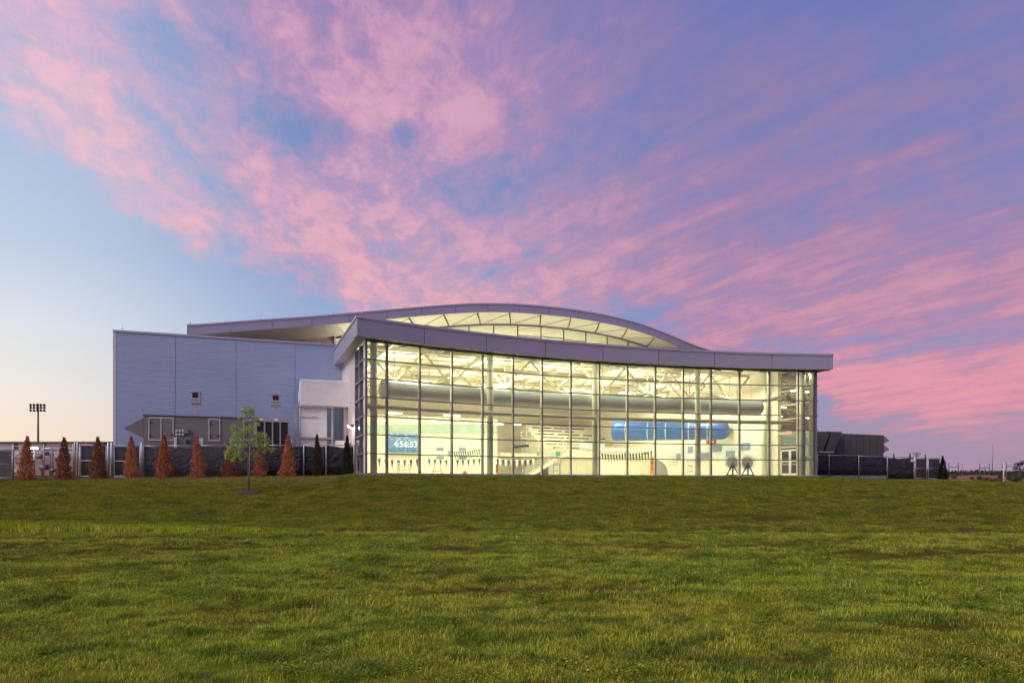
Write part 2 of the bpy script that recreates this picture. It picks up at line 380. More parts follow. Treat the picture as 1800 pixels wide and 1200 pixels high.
# ---- return glass left (two bays with a door) and right (two bays with a double door)
def side_glass(a, sgn, bs, doors):
    bmax = bs[-1]; bays = len(bs) - 1
    for j in range(bays):
        for r in range(7):
            if doors and j in doors and r < 2: continue
            q0, q1 = ab(a, bs[j]), ab(a, bs[j + 1])
            part('glass_pane', MB().strip([q0, q1], [ab(a + .025, bs[j]), ab(a + .025, bs[j + 1])], ZROWS[r], ZROWS[r + 1]), M_glass2 if sgn < 0 else M_glassR)
    for j, b in enumerate(bs[1:]):
        part('mullion', hbox(MB(), a - .05 if sgn > 0 else a - .12, a + .12 if sgn > 0 else a + .05, b - .045, b + .045, Z0, ZH), M_mull if sgn < 0 else M_mullin)
    for z in ZT:
        part('transom', hbox(MB(), a - .14 if sgn < 0 else a - .02, a + .02 if sgn < 0 else a + .14, bs[0] + .06, bmax, z - .035, z + .035), M_coping if sgn < 0 else M_mullin)
    part('sill', hbox(MB(), a - .15, a + .15, bs[0] + .05, bmax, .45, Z0 - .004), M_fascia)
BR = (Fp(1434) - Vector((OX, OY))).dot(E2)      # the right corner stands a little forward
side_glass(0, -1, [0, 1.81, 3.62], {1})
side_glass(AR, 1, [BR, -.08, 2.16], {1})
def door(a, b0, b1, m):
    d = part('door', hbox(MB(), a - .01, a + .01, b0 + .1, b1 - .1, Z0 + .2, 2.95), M_glass)
    f = MB(); w_ = .11
    hbox(f, a - .03, a + .03, b0, b0 + w_, Z0, 3.1); hbox(f, a - .03, a + .03, b1 - w_, b1, Z0, 3.1)
    hbox(f, a - .028, a + .028, b0 + w_, b1 - w_, 2.98, 3.1); hbox(f, a - .028, a + .028, b0 + w_, b1 - w_, Z0, Z0 + .22)
    f.build('frame', m, d)
    h = MB(); hbox(h, a - .09, a - .05, b0 + .1, b1 - .1, 1.80, 1.86); h.build('push_bar', M_galv, d)
door(AR, -.02, 1.02, M_white); door(AR, 1.06, 2.1, M_white); door(0, 1.95, 3.45, M_trimw)
for a, b0, b1 in ((AR, -.08, 2.16), (0, 1.81, 3.62)):
    part('transom_pane', MB().strip([ab(a, b0 + .05), ab(a, b1 - .05)], [ab(a + .02, b0 + .05), ab(a + .02, b1 - .05)], 3.12, ZT[1] - .036), M_glass)

# ---- solid walls
wl = MB(); hbox(wl, -.02, .22, 3.68, 10.4, .2, ZS + .05); part('side_wall', wl, M_whitewall)
wl = MB(); hbox(wl, .0, .2, 10.45, B_BACK, .2, 10.3); part('side_wall', wl, M_cream)
wl = MB(); hbox(wl, AR - .2, AR, 2.24, B_BACK, .2, 10.3); part('side_wall', wl, M_cream)
wl = MB(); hbox(wl, AR + .005, AR + .25, 2.24, B_BACK, .2, 10.3); part('outer_wall', wl, M_whitewall)
BW = [200, 308.5, 415, 518.5, 604]
bA, bB = Vector((-28.35, 48.6)), Vector((-13.30, 53.72))
def on_line(x, p, q):
    k = (x - CX) / FPX; d = q - p; t = (k * p.y - p.x) / (d.x - k * d.y); return p + d * t
bd = (bB - bA).normalized(); bn = Vector((bd.y, -bd.x))
def zblue(p): return zof(581 + (603.5 - 581) * 0, 48.6) if False else 11.02
for i in range(4):
    p, q = on_line(BW[i] + (.35 if i else 0), bA, bB), on_line(BW[i + 1] - .35, bA, bB)
    part('wall_panel', MB().strip([p, q], [p - bn * .2, q - bn * .2], .2, 10.93), M_blue)
part('wall_backing', MB().strip([bA - bn * .05, bB - bn * .05], [bA - bn * .3, bB - bn * .3], .2, 10.9), M_mull)
bback = E2 * 26
part('side_wall', MB().strip([bA - bn * .3, bA - bn * .3 + bback], [bA - bn * .3 + bd * .3, bA - bn * .3 + bback + bd * .3], .2, 10.9), M_blue)
part('coping', MB().strip([bA + bn * .06 - bd * .06, bB + bn * .06], [bA - bn * .4 - bd * .06, bB - bn * .4], 10.935, 11.08), M_coping)
part('block_roof', MB().prism([tuple(bA - bn * .3), tuple(bB - bn * .3), tuple(bB + bback), tuple(bA + bback)], 10.7, 10.8), M_roofm)
part('corner_trim', MB().strip([bA - bd * .05 + bn * .01, bA + bd * .12 + bn * .012], [bA - bd * .05 - bn * .25, bA + bd * .12 - bn * .19], .2, 10.93), M_trimw)

# ---- upper roof: a wave running across the building
UPT = [(330, 571), (395, 566), (450, 562), (520, 557.5), (560, 554.5), (625, 549), (670, 545), (710, 541.4), (762, 537), (815, 533.6), (850, 532.6), (885, 533), (915, 534.2), (962, 538), (1008, 543.4), (1052, 550.6), (1093, 559.3), (1132, 570.5), (1165, 583), (1201, 598), (1227, 609), (1253, 616.5), (1290, 625)]
ua = [a_at(x, B_UP) for x, y in UPT]; uz = [hz(y, a, B_UP) for (x, y), a in zip(UPT, ua)]
UA0, UA1 = ua[0], ua[-1]
def upz(a):
    z = 0; wsum = 0
    for d, g in ((-1.2, .15), (-.6, .22), (0, .26), (.6, .22), (1.2, .15)):
        z += g * float(np.interp(a + d, ua, uz)); wsum += g
    return z / wsum
TH = .88
SHR = 4.5 * .4055      # the wave runs straight back, askew to the facade
def arange(a0, a1, n): return [a0 + (a1 - a0) * i / n for i in range(n + 1)]
nJ = 17; JS = arange(UA0, UA1, nJ)
for i in range(nJ):
    aa = arange(JS[i] + .015, JS[i + 1] - .015, 6)
    part('upper_fascia_panel', MB().strip([ab(a, B_UP) for a in aa], [ab(a, B_UP + .08) for a in aa], lambda k: upz(aa[k]) - TH, lambda k: upz(aa[k]) - .13), M_fascia)
aa = arange(UA0 - .05, UA1, 90)
part('upper_coping', MB().strip([ab(a, B_UP - .06) for a in aa], [ab(a, B_UP + .3) for a in aa], lambda k: upz(aa[k]) - .128, lambda k: upz(aa[k])), M_coping)
part('upper_roof', MB().strip([ab(a, B_UP + .085) for a in aa], [ab(a + SHR * (B_BACK - B_UP) / 4.5, B_BACK) for a in aa], lambda k: upz(aa[k]) - .75, lambda k: upz(aa[k]) - .05), M_roofm)
part('upper_roof_end', MB().strip([ab(UA0 - .06, B_UP), ab(UA0 - .06, B_BACK)], [ab(UA0 - .004, B_UP), ab(UA0 - .004, B_BACK)], upz(UA0) - TH, upz(UA0) - .13), M_fascia)
# soffit boards of the big overhang and the ceiling behind it
M_soffU = mat('soffit_lit_tone', (.76, .73, .54), .5, 0, .03, .5)  # lit part of the overhang: light put into a paler soffit colour
SJ = arange(a_at(584, B_UP + 2), UA1 - .4, 13)
sfl = arange(UA0, SJ[0] - .02, 10)
part('soffit_panel', MB().strip([ab(a, B_UP + .1) for a in sfl], [ab(a + SHR, B_CL) for a in sfl], lambda k: upz(sfl[k]) - TH + .01, lambda k: upz(sfl[k]) - .80), M_soffit)
for i in range(13):
    aj = arange(SJ[i] + .04, SJ[i + 1] - .04, 5)
    part('soffit_panel', MB().strip([ab(a, B_UP + .1) for a in aj], [ab(a + SHR, B_CL) for a in aj], lambda k: upz(aj[k]) - TH + .01, lambda k: upz(aj[k]) - .80), M_soffU)
    s0, s1 = aj[0], aj[-1]
    part('soffit_rod', MB().tube([ab3(s0 + .1 + SHR, B_CL - .3, upz(s0) - TH - .05), ab3(s1, B_UP + .5, upz(s1) - TH - .03)], .03, 6), M_steel)
for i in range(1, 13):
    a = SJ[i]
    part('outrigger', MB().tube([ab3(a, B_UP + .3, upz(a) - TH - .04), ab3(a + SHR * .53, B_UP + 2.4, upz(a) - TH - .09), ab3(a + SHR, B_CL, upz(a) - TH - .05)], .055, 6), mat('rib_dark', (.16, .14, .10), .5))
ac = arange(0.2, UA1, 50)
part('upper_ceiling', MB().strip([ab(a, B_CL) for a in ac], [ab(a, B_BACK) for a in ac], lambda k: upz(ac[k] - SHR) - TH - .1, lambda k: upz(ac[k] - SHR) - .80), M_white)
# clerestory
c0, c1 = a_at(587, B_CL), a_at(1175, B_CL)
nC = 14; CJ = arange(c0, c1, nC)
for i in range(nC):
    aj = arange(CJ[i] + .05, CJ[i + 1] - .05, 3); zt = lambda k: upz(aj[k] - SHR) - TH - .16
    zm = min(zt(0), zt(3)) - 1.0
    if zm < 11.2: zm = None
    A_, B_ = [ab(a, B_CL) for a in aj], [ab(a, B_CL + .03) for a in aj]
    if zm:
        part('clerestory_pane', MB().strip(A_, B_, 10.5, zm - .04), M_glass)
        part('clerestory_pane', MB().strip(A_, B_, zm + .04, zt), M_glass)
        part('clerestory_rail', MB().strip([ab(a, B_CL - .04) for a in aj], [ab(a, B_CL + .06) for a in aj], zm - .04, zm + .04), M_mull)
    else:
        part('clerestory_pane', MB().strip(A_, B_, 10.5, zt), M_glass)
for i in range(nC + 1):
    a = CJ[i]; part('clerestory_mullion', hbox(MB(), a - .05, a + .05, B_CL - .06, B_CL + .08, 10.5, upz(a - SHR) - TH), M_mull)
aj = arange(c0, c1, 40)
part('clerestory_head', MB().strip([ab(a, B_CL - .08) for a in aj], [ab(a, B_CL + .1) for a in aj], lambda k: upz(aj[k] - SHR) - TH - .16, lambda k: upz(aj[k] - SHR) - TH + .005), M_mull)
al = arange(UA0 + SHR, c0 - .06, 10)
part('upper_wall', MB().strip([ab(a, B_CL) for a in al], [ab(a, B_CL + .25) for a in al], 10.3, lambda k: upz(al[k] - SHR) - TH + .004), M_tan)
al = arange(c1 + .06, UA1, 10)
part('upper_wall', MB().strip([ab(a, B_CL) for a in al], [ab(a, B_CL + .25) for a in al], 10.3, lambda k: upz(al[k] - SHR) - TH + .004), M_cream)
# white window frame at the corner of the clerestory
wa0, wa1 = a_at(587.5, B_CL - .3), a_at(604, B_CL - .3); wz0, wz1 = hz(603, wa0, B_CL - .3), hz(585.5, wa0, B_CL - .3)
f = MB(); hbox(f, wa0, wa0 + .16, B_CL - .35, B_CL - .15, wz0, wz1); hbox(f, wa1 - .16, wa1, B_CL - .35, B_CL - .15, wz0, wz1)
hbox(f, wa0 + .16, wa1 - .16, B_CL - .345, B_CL - .155, wz1 - .16, wz1); hbox(f, wa0 + .16, wa1 - .16, B_CL - .345, B_CL - .155, wz0, wz0 + .16)
part('window_frame', f, M_trimw)
# back and end walls of the upper hall
part('back_wall', hbox(MB(), 0.2, AR - .2, B_BACK - .3, B_BACK - .05, .2, 17.5), M_cream)
part('upper_side_wall', hbox(MB(), .0, .2, B_CL + .3, B_BACK, 10.3, 13.8), M_cream)
part('upper_side_wall', hbox(MB(), AR - .2, AR, B_CL + .3, B_BACK, 10.3, 15), M_cream)
part('floor', MB().prism([tuple(q) for q in curve(644, 1433, 40, -.26)] + [ab(AR - .2, B_BACK - .3), ab(.22, B_BACK - .3)], .3, Z0 - .006), mat('deck_tile', (.70, .66, .55), .4, 0, .06, 2))

# ---- columns, wind girt, trusses
for x, off in ((657, -.75), (861.5, -.95), (1046, -.95), (1226.5, -.95), (1410.5, -.5)):
    p = Fi(x, off); part('column', MB().tube([(p.x, p.y, Z0), (p.x, p.y, 10.3)], .235, 20), M_column)
part('corner_pier', hbox(MB(), AR - .18, AR - .03, BR + .1, BR + .55, Z0, ZH), M_column)
pc = ab(AR - .6, 3.4); part('column', MB().tube([(pc[0], pc[1], Z0), (pc[0], pc[1], 10.3)], .3, 20), M_column)
g = [Fp(x, -.62) for x in np.linspace(650, 1408, 40)]
part('wind_girt', MB().tube([(p.x, p.y, 5.22) for p in g], .17, 10), M_column)
def truss(b, zb, zt, a0, a1, n):
    tr = part('truss', MB().bar(ab3(a0, b, zt), ab3(a1, b, zt), .2, .22), M_steel)
    MB().bar(ab3(a0 + .8, b, zb), ab3(a1 - .8, b, zb), .2, .22).build('bottom_chord', M_steel, tr)
    st = (a1 - a0) / n
    for i in range(n):
        l, m_, r_ = a0 + i * st, a0 + (i + .5) * st, a0 + (i + 1) * st
        MB().bar(ab3(l, b, zt - .1), ab3(m_, b, zb + .1), .13).build('brace', M_steel, tr)
        MB().bar(ab3(m_, b, zb + .1), ab3(r_, b, zt - .1), .13).build('brace', M_steel, tr)
        MB().bar(ab3(m_, b, zb + .1), ab3(m_, b, zt - .1), .07).build('post', M_steel, tr)
truss(5.2, 7.55, 9.95, .8, AR - .8, 8)
truss(11.5, 8.0, 10.0, .8, AR - .8, 8)
truss(17.5, 8.2, 10.0, .8, AR - .8, 8)
for k, a in enumerate(np.linspace(2.5, AR - 2.5, 9)):
    jb = MB(); jb.bar(ab3(a, 2.6, 10.05), ab3(a, B_CL - .2, 10.05), .16, .32); part('joist', jb, M_steel)
for b in np.linspace(4, 22, 10):     # deck ribs under the ceiling
    part('purlin', MB().bar(ab3(.5, b, 10.25), ab3(AR - .5, b, 10.25), .10, .12), M_steel)
# block with the score wall and rooms behind it
SB = 25.0; SA1 = a_at(874, SB)
part('score_wall', hbox(MB(), .22, SA1, SB, SB + .25, Z0, 7.2), M_cream)
part('score_wall_return', hbox(MB(), SA1 - .25, SA1, SB + .26, B_BACK - .35, Z0, 7.2), M_cream)
# upper glazing band of the rooms
gz = glassmat('mint_glass', (.62, .85, .74), 1.0)
xs = [640, 684, 714, 748, 775, 802, 828, 852, 873]
for i in range(len(xs) - 1):
    a0, a1 = a_at(xs[i], SB - .06), a_at(xs[i + 1], SB - .06)
    part('room_window', hbox(MB(), a0 + .03, a1 - .03, SB - .06, SB - .03, hz(761, a0, SB), hz(745, a0, SB)), mat('mint_pane', (.42, .56, .47), .25, 0, .05))
    part('room_window_post', hbox(MB(), a1 - .03, a1 + .03, SB - .08, SB - .02, hz(761, a0, SB), hz(745, a0, SB)), M_galv)
# ------------------------------------------------------------------ things inside the hall
def thing(name, loc, label, cat, group=None): return empty(name, loc, label, cat, group)
M_ductg = mat('duct_grey_green', (.40, .46, .44), .5, 0, .04)
xs = np.linspace(672, 1332, 60); dz_ = 6.6
pts = []; rr = []
for i, x in enumerate(xs):
    p = Fi(x, -2.0); pts.append((p.x, p.y, dz_)); rr.append(.66)
for k, (dx_, r_) in enumerate(((3, .62), (6, .5), (8.5, .30), (9.3, .05))):
    p = Fi(1332 + dx_, -2.0); pts.append((p.x, p.y, dz_)); rr.append(r_)
t = thing('fabric_duct', pts[30], 'long grey tubular air duct running behind the upper glass', 'duct')
MB().tube(pts, rr, 20).build('tube', M_ductg, t)
for x in (700, 770, 850, 930, 1010, 1090, 1170, 1250, 1320):
    p = Fi(x, -2.0); MB().tube([(p.x, p.y, dz_ + .6), (p.x, p.y, 10.2)], .015, 5).build('hanger', M_galv, t)
# blue duct
M_bduct = mat('duct_blue', (.035, .125, .40), .32, .05, .05, .5)
q0, q1 = Vector(ab(a_at(1078, 15.5), 15.5)), Vector(ab(a_at(1268, 8.6), 8.6))
zb0, zb1 = zof(757, q0.y), zof(756, q1.y)
P = []; rr = []
for i in range(25):
    f = i / 24; q = q0.lerp(q1, f); P.append((q.x, q.y, zb0 + (zb1 - zb0) * f)); rr.append(1.02 - .12 * f)
d = (Vector(P[-1]) - Vector(P[-2])).normalized()
for k, r_ in ((.3, .82), (.55, .66), (.72, .42), (.78, .06)):
    P.append(tuple(Vector(P[24]) + d * k)); rr.append(r_)
t = thing('fabric_duct', P[12], 'fat bright blue tubular duct above the right end of the pool', 'duct')
MB().tube(P, rr, 22).build('tube', M_bduct, t)
for i in (3, 8, 12, 17, 21):
    a_, b_ = Vector(P[i]), Vector(P[i]) + d * .09
    MB().tube([a_, b_], rr[i] + .012, 22, False).build('seam', mat('seam_pale', (.45, .55, .65), .5), t)
for i in (2, 11, 20): MB().tube([P[i], (P[i][0], P[i][1], 10.2)], .02, 5).build('hanger', M_galv, t)
# scalloped pipe under the trusses
P = []
for x in np.linspace(700, 1395, 120):
    p = Fi(x, -3.2); s_ = abs(math.sin((x - 782) / 118 * math.pi)); P.append((p.x, p.y, 7.72 - .5 * s_ ** .8))
t = thing('swag_pipe', P[60], 'pale scalloped fabric pipe hanging in waves below the roof trusses', 'pipe')
MB().tube(P, .15, 10).build('tube', M_steel, t)
# scoreboard
b_ = SB - .35; a0, a1 = a_at(682, b_), a_at(737, b_); z0, z1 = hz(794.5, a0, b_), hz(761, a0, b_)
t = thing('scoreboard', ab3((a0 + a1) / 2, b_, z0), 'video scoreboard showing a white running clock on blue pattern', 'scoreboard')
def screenmat():
    m = bpy.data.materials.new('led_screen'); m.use_nodes = True; tt = NT(m.node_tree); tt.n.clear()
    tcn = tt.new('ShaderNodeTexCoord'); sp = tt.new('ShaderNodeSeparateXYZ'); tt.l.new(tcn.outputs['Object'], sp.inputs[0])
    ck = tt.new('ShaderNodeTexVoronoi'); tt.put(ck.inputs['Vector'], tt.vmul(tcn.outputs['Object'], (2.6, 2.6, 3.4))); ck.inputs['Scale'].default_value = 1.0; ck.inputs['Randomness'].default_value = .7
    low = tt.sstep(sp.outputs[2], .0, 1.6)
    base = tt.mix(low, lin((150, 188, 200)), lin((215, 240, 252)))
    c = tt.mix(tt.m('MULTIPLY', tt.sstep(ck.outputs[0], .25, .5), .55), base, lin((95, 135, 142)))
    e = tt.new('ShaderNodeEmission'); tt.put(e.inputs[0], c); e.inputs[1].default_value = 1.25
    o = tt.new('ShaderNodeOutputMaterial'); tt.l.new(e.outputs[0], o.inputs[0]); return m
hbox(MB(), a0, a1, b_, b_ + .12, z0, z1).build('screen', screenmat(), t)
f = MB(); hbox(f, a0 - .1, a1 + .1, b_ - .03, b_ + .2, z0 - .14, z0 - .01); hbox(f, a0 - .1, a1 + .1, b_ - .03, b_ + .2, z1 + .01, z1 + .1); f.build('frame', M_galv, t)
cu = bpy.data.curves.new('clock_digits', 'FONT'); cu.body = '4:56:53'; cu.size = .98; cu.align_x = 'CENTER'; cu.align_y = 'CENTER'; cu.extrude = .012; cu.offset = .022
tmpo = bpy.data.objects.new('clock_tmp', cu); COL.objects.link(tmpo); bpy.context.view_layer.update()
dme = bpy.data.meshes.new_from_object(tmpo.evaluated_get(bpy.context.evaluated_depsgraph_get())); bpy.data.objects.remove(tmpo)
fo = bpy.data.objects.new('clock_digits', dme); COL.objects.link(fo); fo.parent = t
tp = ab3((a0 + a1) / 2 + .2, b_ - .03, (hz(784.5, a0, b_) + hz(776, a0, b_)) / 2); fo.location = Vector(tp) - BASE[t.name]
fo.rotation_euler = (R(90), 0, math.atan2(E1.y, E1.x)); fo.scale = (.86, .86, 1); dme.materials.clear(); dme.materials.append(emitmat('digits_white', (1, 1, 1), 1.6))
# pennant lines
M_fd = mat('flag_dark', (.03, .04, .05), .7); M_fw = mat('flag_white', (.85, .84, .78), .7)
def pennants(x0, y0, x1, y1, b, n, label, h=.42, alt=True, lean=0.0, wd=.62):
    p0 = Vector(ab3(a_at(x0, b), b, 0)); p1 = Vector(ab3(a_at(x1, b), b, 0)); p0.z = zof(y0, p0.y); p1.z = zof(y1, p1.y)
    t = thing('pennant_line', p0, label, 'pennants', 'backstroke flag lines')
    sag = lambda f: p0.lerp(p1, f) - Vector((0, 0, .25 * 4 * f * (1 - f) * .5))
    MB().tube([sag(i / 10) for i in range(11)], .012, 4).build('cord', M_white, t); h *= 1.6; wd = min(.95, wd * 1.5)
    d = (p1 - p0) / n
    for i in range(n):
        c = sag((i + .5) / n); w_ = d * (wd / 2); tip = c - Vector((0, 0, h)) + d.normalized() * lean; off = Vector((E2.x, E2.y, 0)) * .012
        mb = MB(); A = [c - w_, c + w_, tip]; mb.add(A + [q + off for q in A], [(0, 1, 2), (5, 4, 3), (0, 3, 4, 1), (1, 4, 5, 2), (2, 5, 3, 0)])
        mb.build('flag', M_fd if (i % 2 == 0 or not alt) else M_fw, t)
pennants(664, 805, 736, 806, 13, 13, 'low flag line with dark and white pennants left of the clock', .5)
pennants(752, 806, 845, 806, 15, 19, 'flag line with small dark pennants below the blue wall posters', .42)
pennants(872, 806, 940, 806.5, 15, 14, 'flag line with dark pennants just right of the second round column', .42)
pennants(796, 793, 847, 786.5, 9, 13, 'rising line of long black slanted pennants left of the round column', .62, False, .28, .4)
pennants(1056, 795.5, 1101, 795.5, 10, 9, 'line of black pennants right of the tall middle column', .5, False, .1, .42)
pennants(1105, 796, 1147, 791, 10, 8, 'line of black pennants ending above the orange board', .55, False, .05, .42)
# posters on walls
M_post = mat('poster_blue', (.20, .25, .36), .6, 0, .05, 3)
def poster_b(x0, x1, y0, y1, label):
    b = SB - .04; a0, a1 = a_at(x0, b), a_at(x1, b)
    hbox(MB(), a0, a1, b - .03, b, hz(y1, a0, b), hz(y0, a0, b)).build('poster', M_post, None, label, 'poster', 'blue wall posters', loc=ab3(a0, b, 1))
poster_b(767, 780, 785.5, 792, 'small slate blue poster high on the wall right of the scoreboard')
poster_b(767, 780, 801.5, 806.5, 'small slate blue poster low on the wall right of the scoreboard')
poster_b(787, 795, 792, 801, 'slate blue poster between the two stacked poster pairs')
poster_b(807, 819.5, 786, 794, 'slate blue poster above the slanted black pennants')
poster_b(807, 819.5, 801.5, 806.5, 'slate blue poster below the slanted black pennants')
def wallR(mb, x0, x1, y0, y1, d0, d1):
    a = AR - .2; b0, b1 = b_at(x0, a), b_at(x1, a); bm_ = (b0 + b1) / 2
    return hbox(mb, a - d1, a - d0, b0, b1, hz(y1, a, bm_), hz(y0, a, bm_))
M_acou = mat('acoustic_white', (.66, .70, .68), .7)
for k, (x0, x1, y0, y1, lb) in enumerate(((1184, 1203, 786, 808, 'pale acoustic panel nearest the pennants on the right wall'), (1205, 1250, 783, 808, 'wide pale acoustic panel behind the right round column'), (1253, 1300, 780, 807, 'pale acoustic panel above the first lane reel'), (1303, 1340, 777, 805, 'pale acoustic panel nearest the glass doors'))):
    wallR(MB(), x0, x1, y0, y1, .004, .12).build('acoustic_panel', M_acou, None, lb, 'wall panel', 'white wall panels', loc=ab3(AR, 8, 2))
for x0, x1, y0, y1, lb in ((1191, 1198, 797, 808, 'narrow slate poster left of the right round column'), (1211, 1220, 784, 796, 'slate poster hung high beside the right round column'), (1232, 1248, 795, 806, 'wide slate poster just right of the right round column'), (1255, 1270, 781, 793.5, 'slate poster under the red wall boxes'), (1278, 1294, 792, 805, 'slate poster behind the first lane reel'), (1304, 1321, 778, 791, 'slate poster nearest the glass doors')):
    wallR(MB(), x0, x1, y0, y1, .125, .16).build('poster', M_post, None, lb, 'poster', 'slate wall posters', loc=ab3(AR, 8, 2))
M_red = mat('sign_red', (.55, .05, .04), .5)
wallR(MB(), 1244, 1248.5, 772.5, 779, .01, .2).build('alarm_box', M_red, None, 'left one of two red boxes under the blue duct', 'alarm box', 'red wall boxes', loc=ab3(AR, 9, 4))
rb = wallR(MB(), 1252.5, 1258.5, 772, 779.5, .01, .2).build('alarm_box', M_red, None, 'right one of two red boxes, with white cross band', 'alarm box', 'red wall boxes', loc=ab3(AR, 9, 4))
wallR(MB(), 1252.7, 1258.3, 775.2, 776.6, .205, .22).build('band', M_fw, rb)
# lane reels
def reel(x, y, off, label):
    p = Fi(x, -2.6 - off); c = Vector((p.x, p.y, 1.95)); tdir = Vector((1, .05, 0)).normalized(); ax = Vector((-tdir.y, tdir.x, 0))
    t = thing('lane_reel', (p.x, p.y, Z0), label, 'lane reel', 'lane line reels')
    def disc(r, th, o, seg_=28):
        q = c + ax * o; return MB().tube([q - ax * th / 2, q + ax * th / 2], r, seg_)
    disc(.52, .05, 0).build('wheel', mat('reel_tan', (.80, .74, .56), .5), t)
    ring = MB(); ring.tube([c + (tdir * math.cos(k * math.pi / 16) + Vector((0, 0, 1)) * math.sin(k * math.pi / 16)) * .64 - ax * .05 for k in range(33)], .035, 6, False); ring.build('rim', M_white, t)
    for k in range(3):
        an = k * math.pi / 3 + .3; d = tdir * math.cos(an) + Vector((0, 0, 1)) * math.sin(an)
        MB().bar(c - d * .62 - ax * .06, c + d * .62 - ax * .06, .05).build('spoke', M_white, t)
    M_bl = mat('stand_blue', (.03, .11, .22), .4)
    for s_ in (-1, 1): MB().bar(c - ax * .12 - Vector((0, 0, .1)), Vector((c.x, c.y, Z0 + .05)) + tdir * .52 * s_ - ax * .12, .08).build('leg', M_bl, t)
    MB().bar(c - ax * .13, Vector((c.x, c.y, Z0 + .08)) - ax * .13, .16, .1).build('post', M_bl, t)
    MB().box((c.x, c.y, Z0 + .05), (1.15, .4, .1)).build('base', M_bl, t)
reel(1287, 815, 0, 'lane line reel on a blue stand, the left of the pair')
reel(1313.5, 814, .1, 'lane line reel on a blue stand, the right of the pair by the doors')
# rescue boards
M_or = mat('board_orange', (.85, .30, .015), .4)
def board(x, y0, y1, off, label, wd=.3):
    p = Fi(x, -off); z0, z1 = max(Z0, zof(y1, p.y)), zof(y0, p.y)
    n = 8; pr = []
    for k in range(n + 1):
        f = k / n; pr.append((wd / 2 * (1 if f < .75 else math.cos((f - .75) / .25 * math.pi / 2) * .85 + .15), z0 + (z1 - z0) * f))
    mb = MB(); L = [(p.x - h, p.y, z) for h, z in pr]; Rr = [(p.x + h, p.y, z) for h, z in pr][::-1]
    poly = L + Rr; m_ = len(poly); mb.add([q for q in poly] + [(q[0], q[1] + .1, q[2]) for q in poly], [tuple(range(m_)), tuple(range(m_, 2 * m_))[::-1]] + [(i, (i + 1) % m_, m_ + (i + 1) % m_, m_ + i) for i in range(m_)])
    t = thing('rescue_board', (p.x, p.y, z0), label, 'rescue board', 'orange rescue boards')
    mb.build('board', M_or, t)
    for f in (.3, .62, .85): MB().box((p.x, p.y - .03, z0 + (z1 - z0) * f), (wd * 1.02, .05, .07)).build('strap', M_fd, t)
board(1146.5, 802, 833, 5, 'tall orange spine board standing behind the glass')
board(873.5, 815, 832, 5, 'short orange board standing beside the second round column', .22)
# lifeguard chair frame, white box and cones, bench of starting blocks
def frame_thing(name, x, y0, y1, wpx, off, label, cat, m, arms=3):
    p = Fi(x, -off); k = p.y / FPX; z0, z1 = Z0, zof(y0, p.y); wd = wpx * k
    t = thing(name, (p.x, p.y, Z0), label, cat)
    for sx in (-1, 1):
        for sy in (0, .8): MB().tube([(p.x + sx * wd / 2, p.y + sy, z0), (p.x + sx * wd / 2 * .8, p.y + sy, z1)], .03, 6).build('leg', m, t)
    for j in range(arms):
        z = z0 + (z1 - z0) * (j + 1) / (arms + .5); MB().bar((p.x - wd / 2, p.y, z), (p.x + wd / 2, p.y, z), .05).build('rung', m, t)
    MB().box((p.x, p.y + .4, z0 + (z1 - z0) * .62), (wd * .9, .7, .06)).build('seat', M_white, t)
    return t
frame_thing('guard_chair', 979, 803, 832, 12, 6, 'tall tubular guard chair in front of the stairs', 'chair', M_galv)
frame_thing('guard_chair', 1213, 806, 832, 9, 4, 'white guard chair left of the right round column', 'chair', M_white)
frame_thing('starting_block', 709, 812, 832, 22, 8, 'metal starting platform frame under the scoreboard', 'starting block', M_galv, 2)
frame_thing('starting_block', 768, 816, 832, 16, 8, 'metal starting platform frame below the first posters', 'starting block', M_galv, 2)
# small orange cone + white bin
p = Fi(817, -4); cone = MB().tube([(p.x, p.y, Z0), (p.x, p.y, Z0 + .22), (p.x, p.y, Z0 + .34)], [.2, .16, .05], 12)
cone.build('orange_float', M_or, None, 'small orange float lying on the pool deck behind the glass', 'float', loc=(p.x, p.y, Z0))
# wave shaped white cover right of the orange board
p = Fi(1164, -3.5); c = Vector((p.x, p.y, Z0))
mb = MB(); n = 14; arc = [(c.x - .62 + 1.15 * k / n, Z0 + 1.35 * math.sqrt(max(0, 1 - (k / n) ** 2)) + .02) for k in range(n + 1)]
poly = [(arc[0][0], Z0)] + arc; m_ = len(poly)
mb.add([(x, c.y, z) for x, z in poly] + [(x, c.y + .5, z) for x, z in poly], [tuple(range(m_)), tuple(range(m_, 2 * m_))[::-1]] + [(i, (i + 1) % m_, m_ + (i + 1) % m_, m_ + i) for i in range(m_)])
mb.build('pool_lift_cover', M_white, None, 'white quarter round cover standing right of the orange board', 'cover', loc=tuple(c))
b_c = 12; aC = a_at(1184, b_c)
t = thing('equipment_rack', ab3(aC, b_c, Z0), 'dark wire equipment rack on the wall right of the white cover', 'rack')
for k in range(5):
    z = hz(817, aC, b_c) + k * .28; MB().bar(ab3(aC - .9, b_c, z), ab3(aC + .5, b_c, z), .05).build('shelf', M_galv, t)
for k in range(4): MB().bar(ab3(aC - .9 + .46 * k, b_c, hz(817, aC, b_c)), ab3(aC - .9 + .46 * k, b_c, hz(801, aC, b_c)), .04).build('post', M_galv, t)
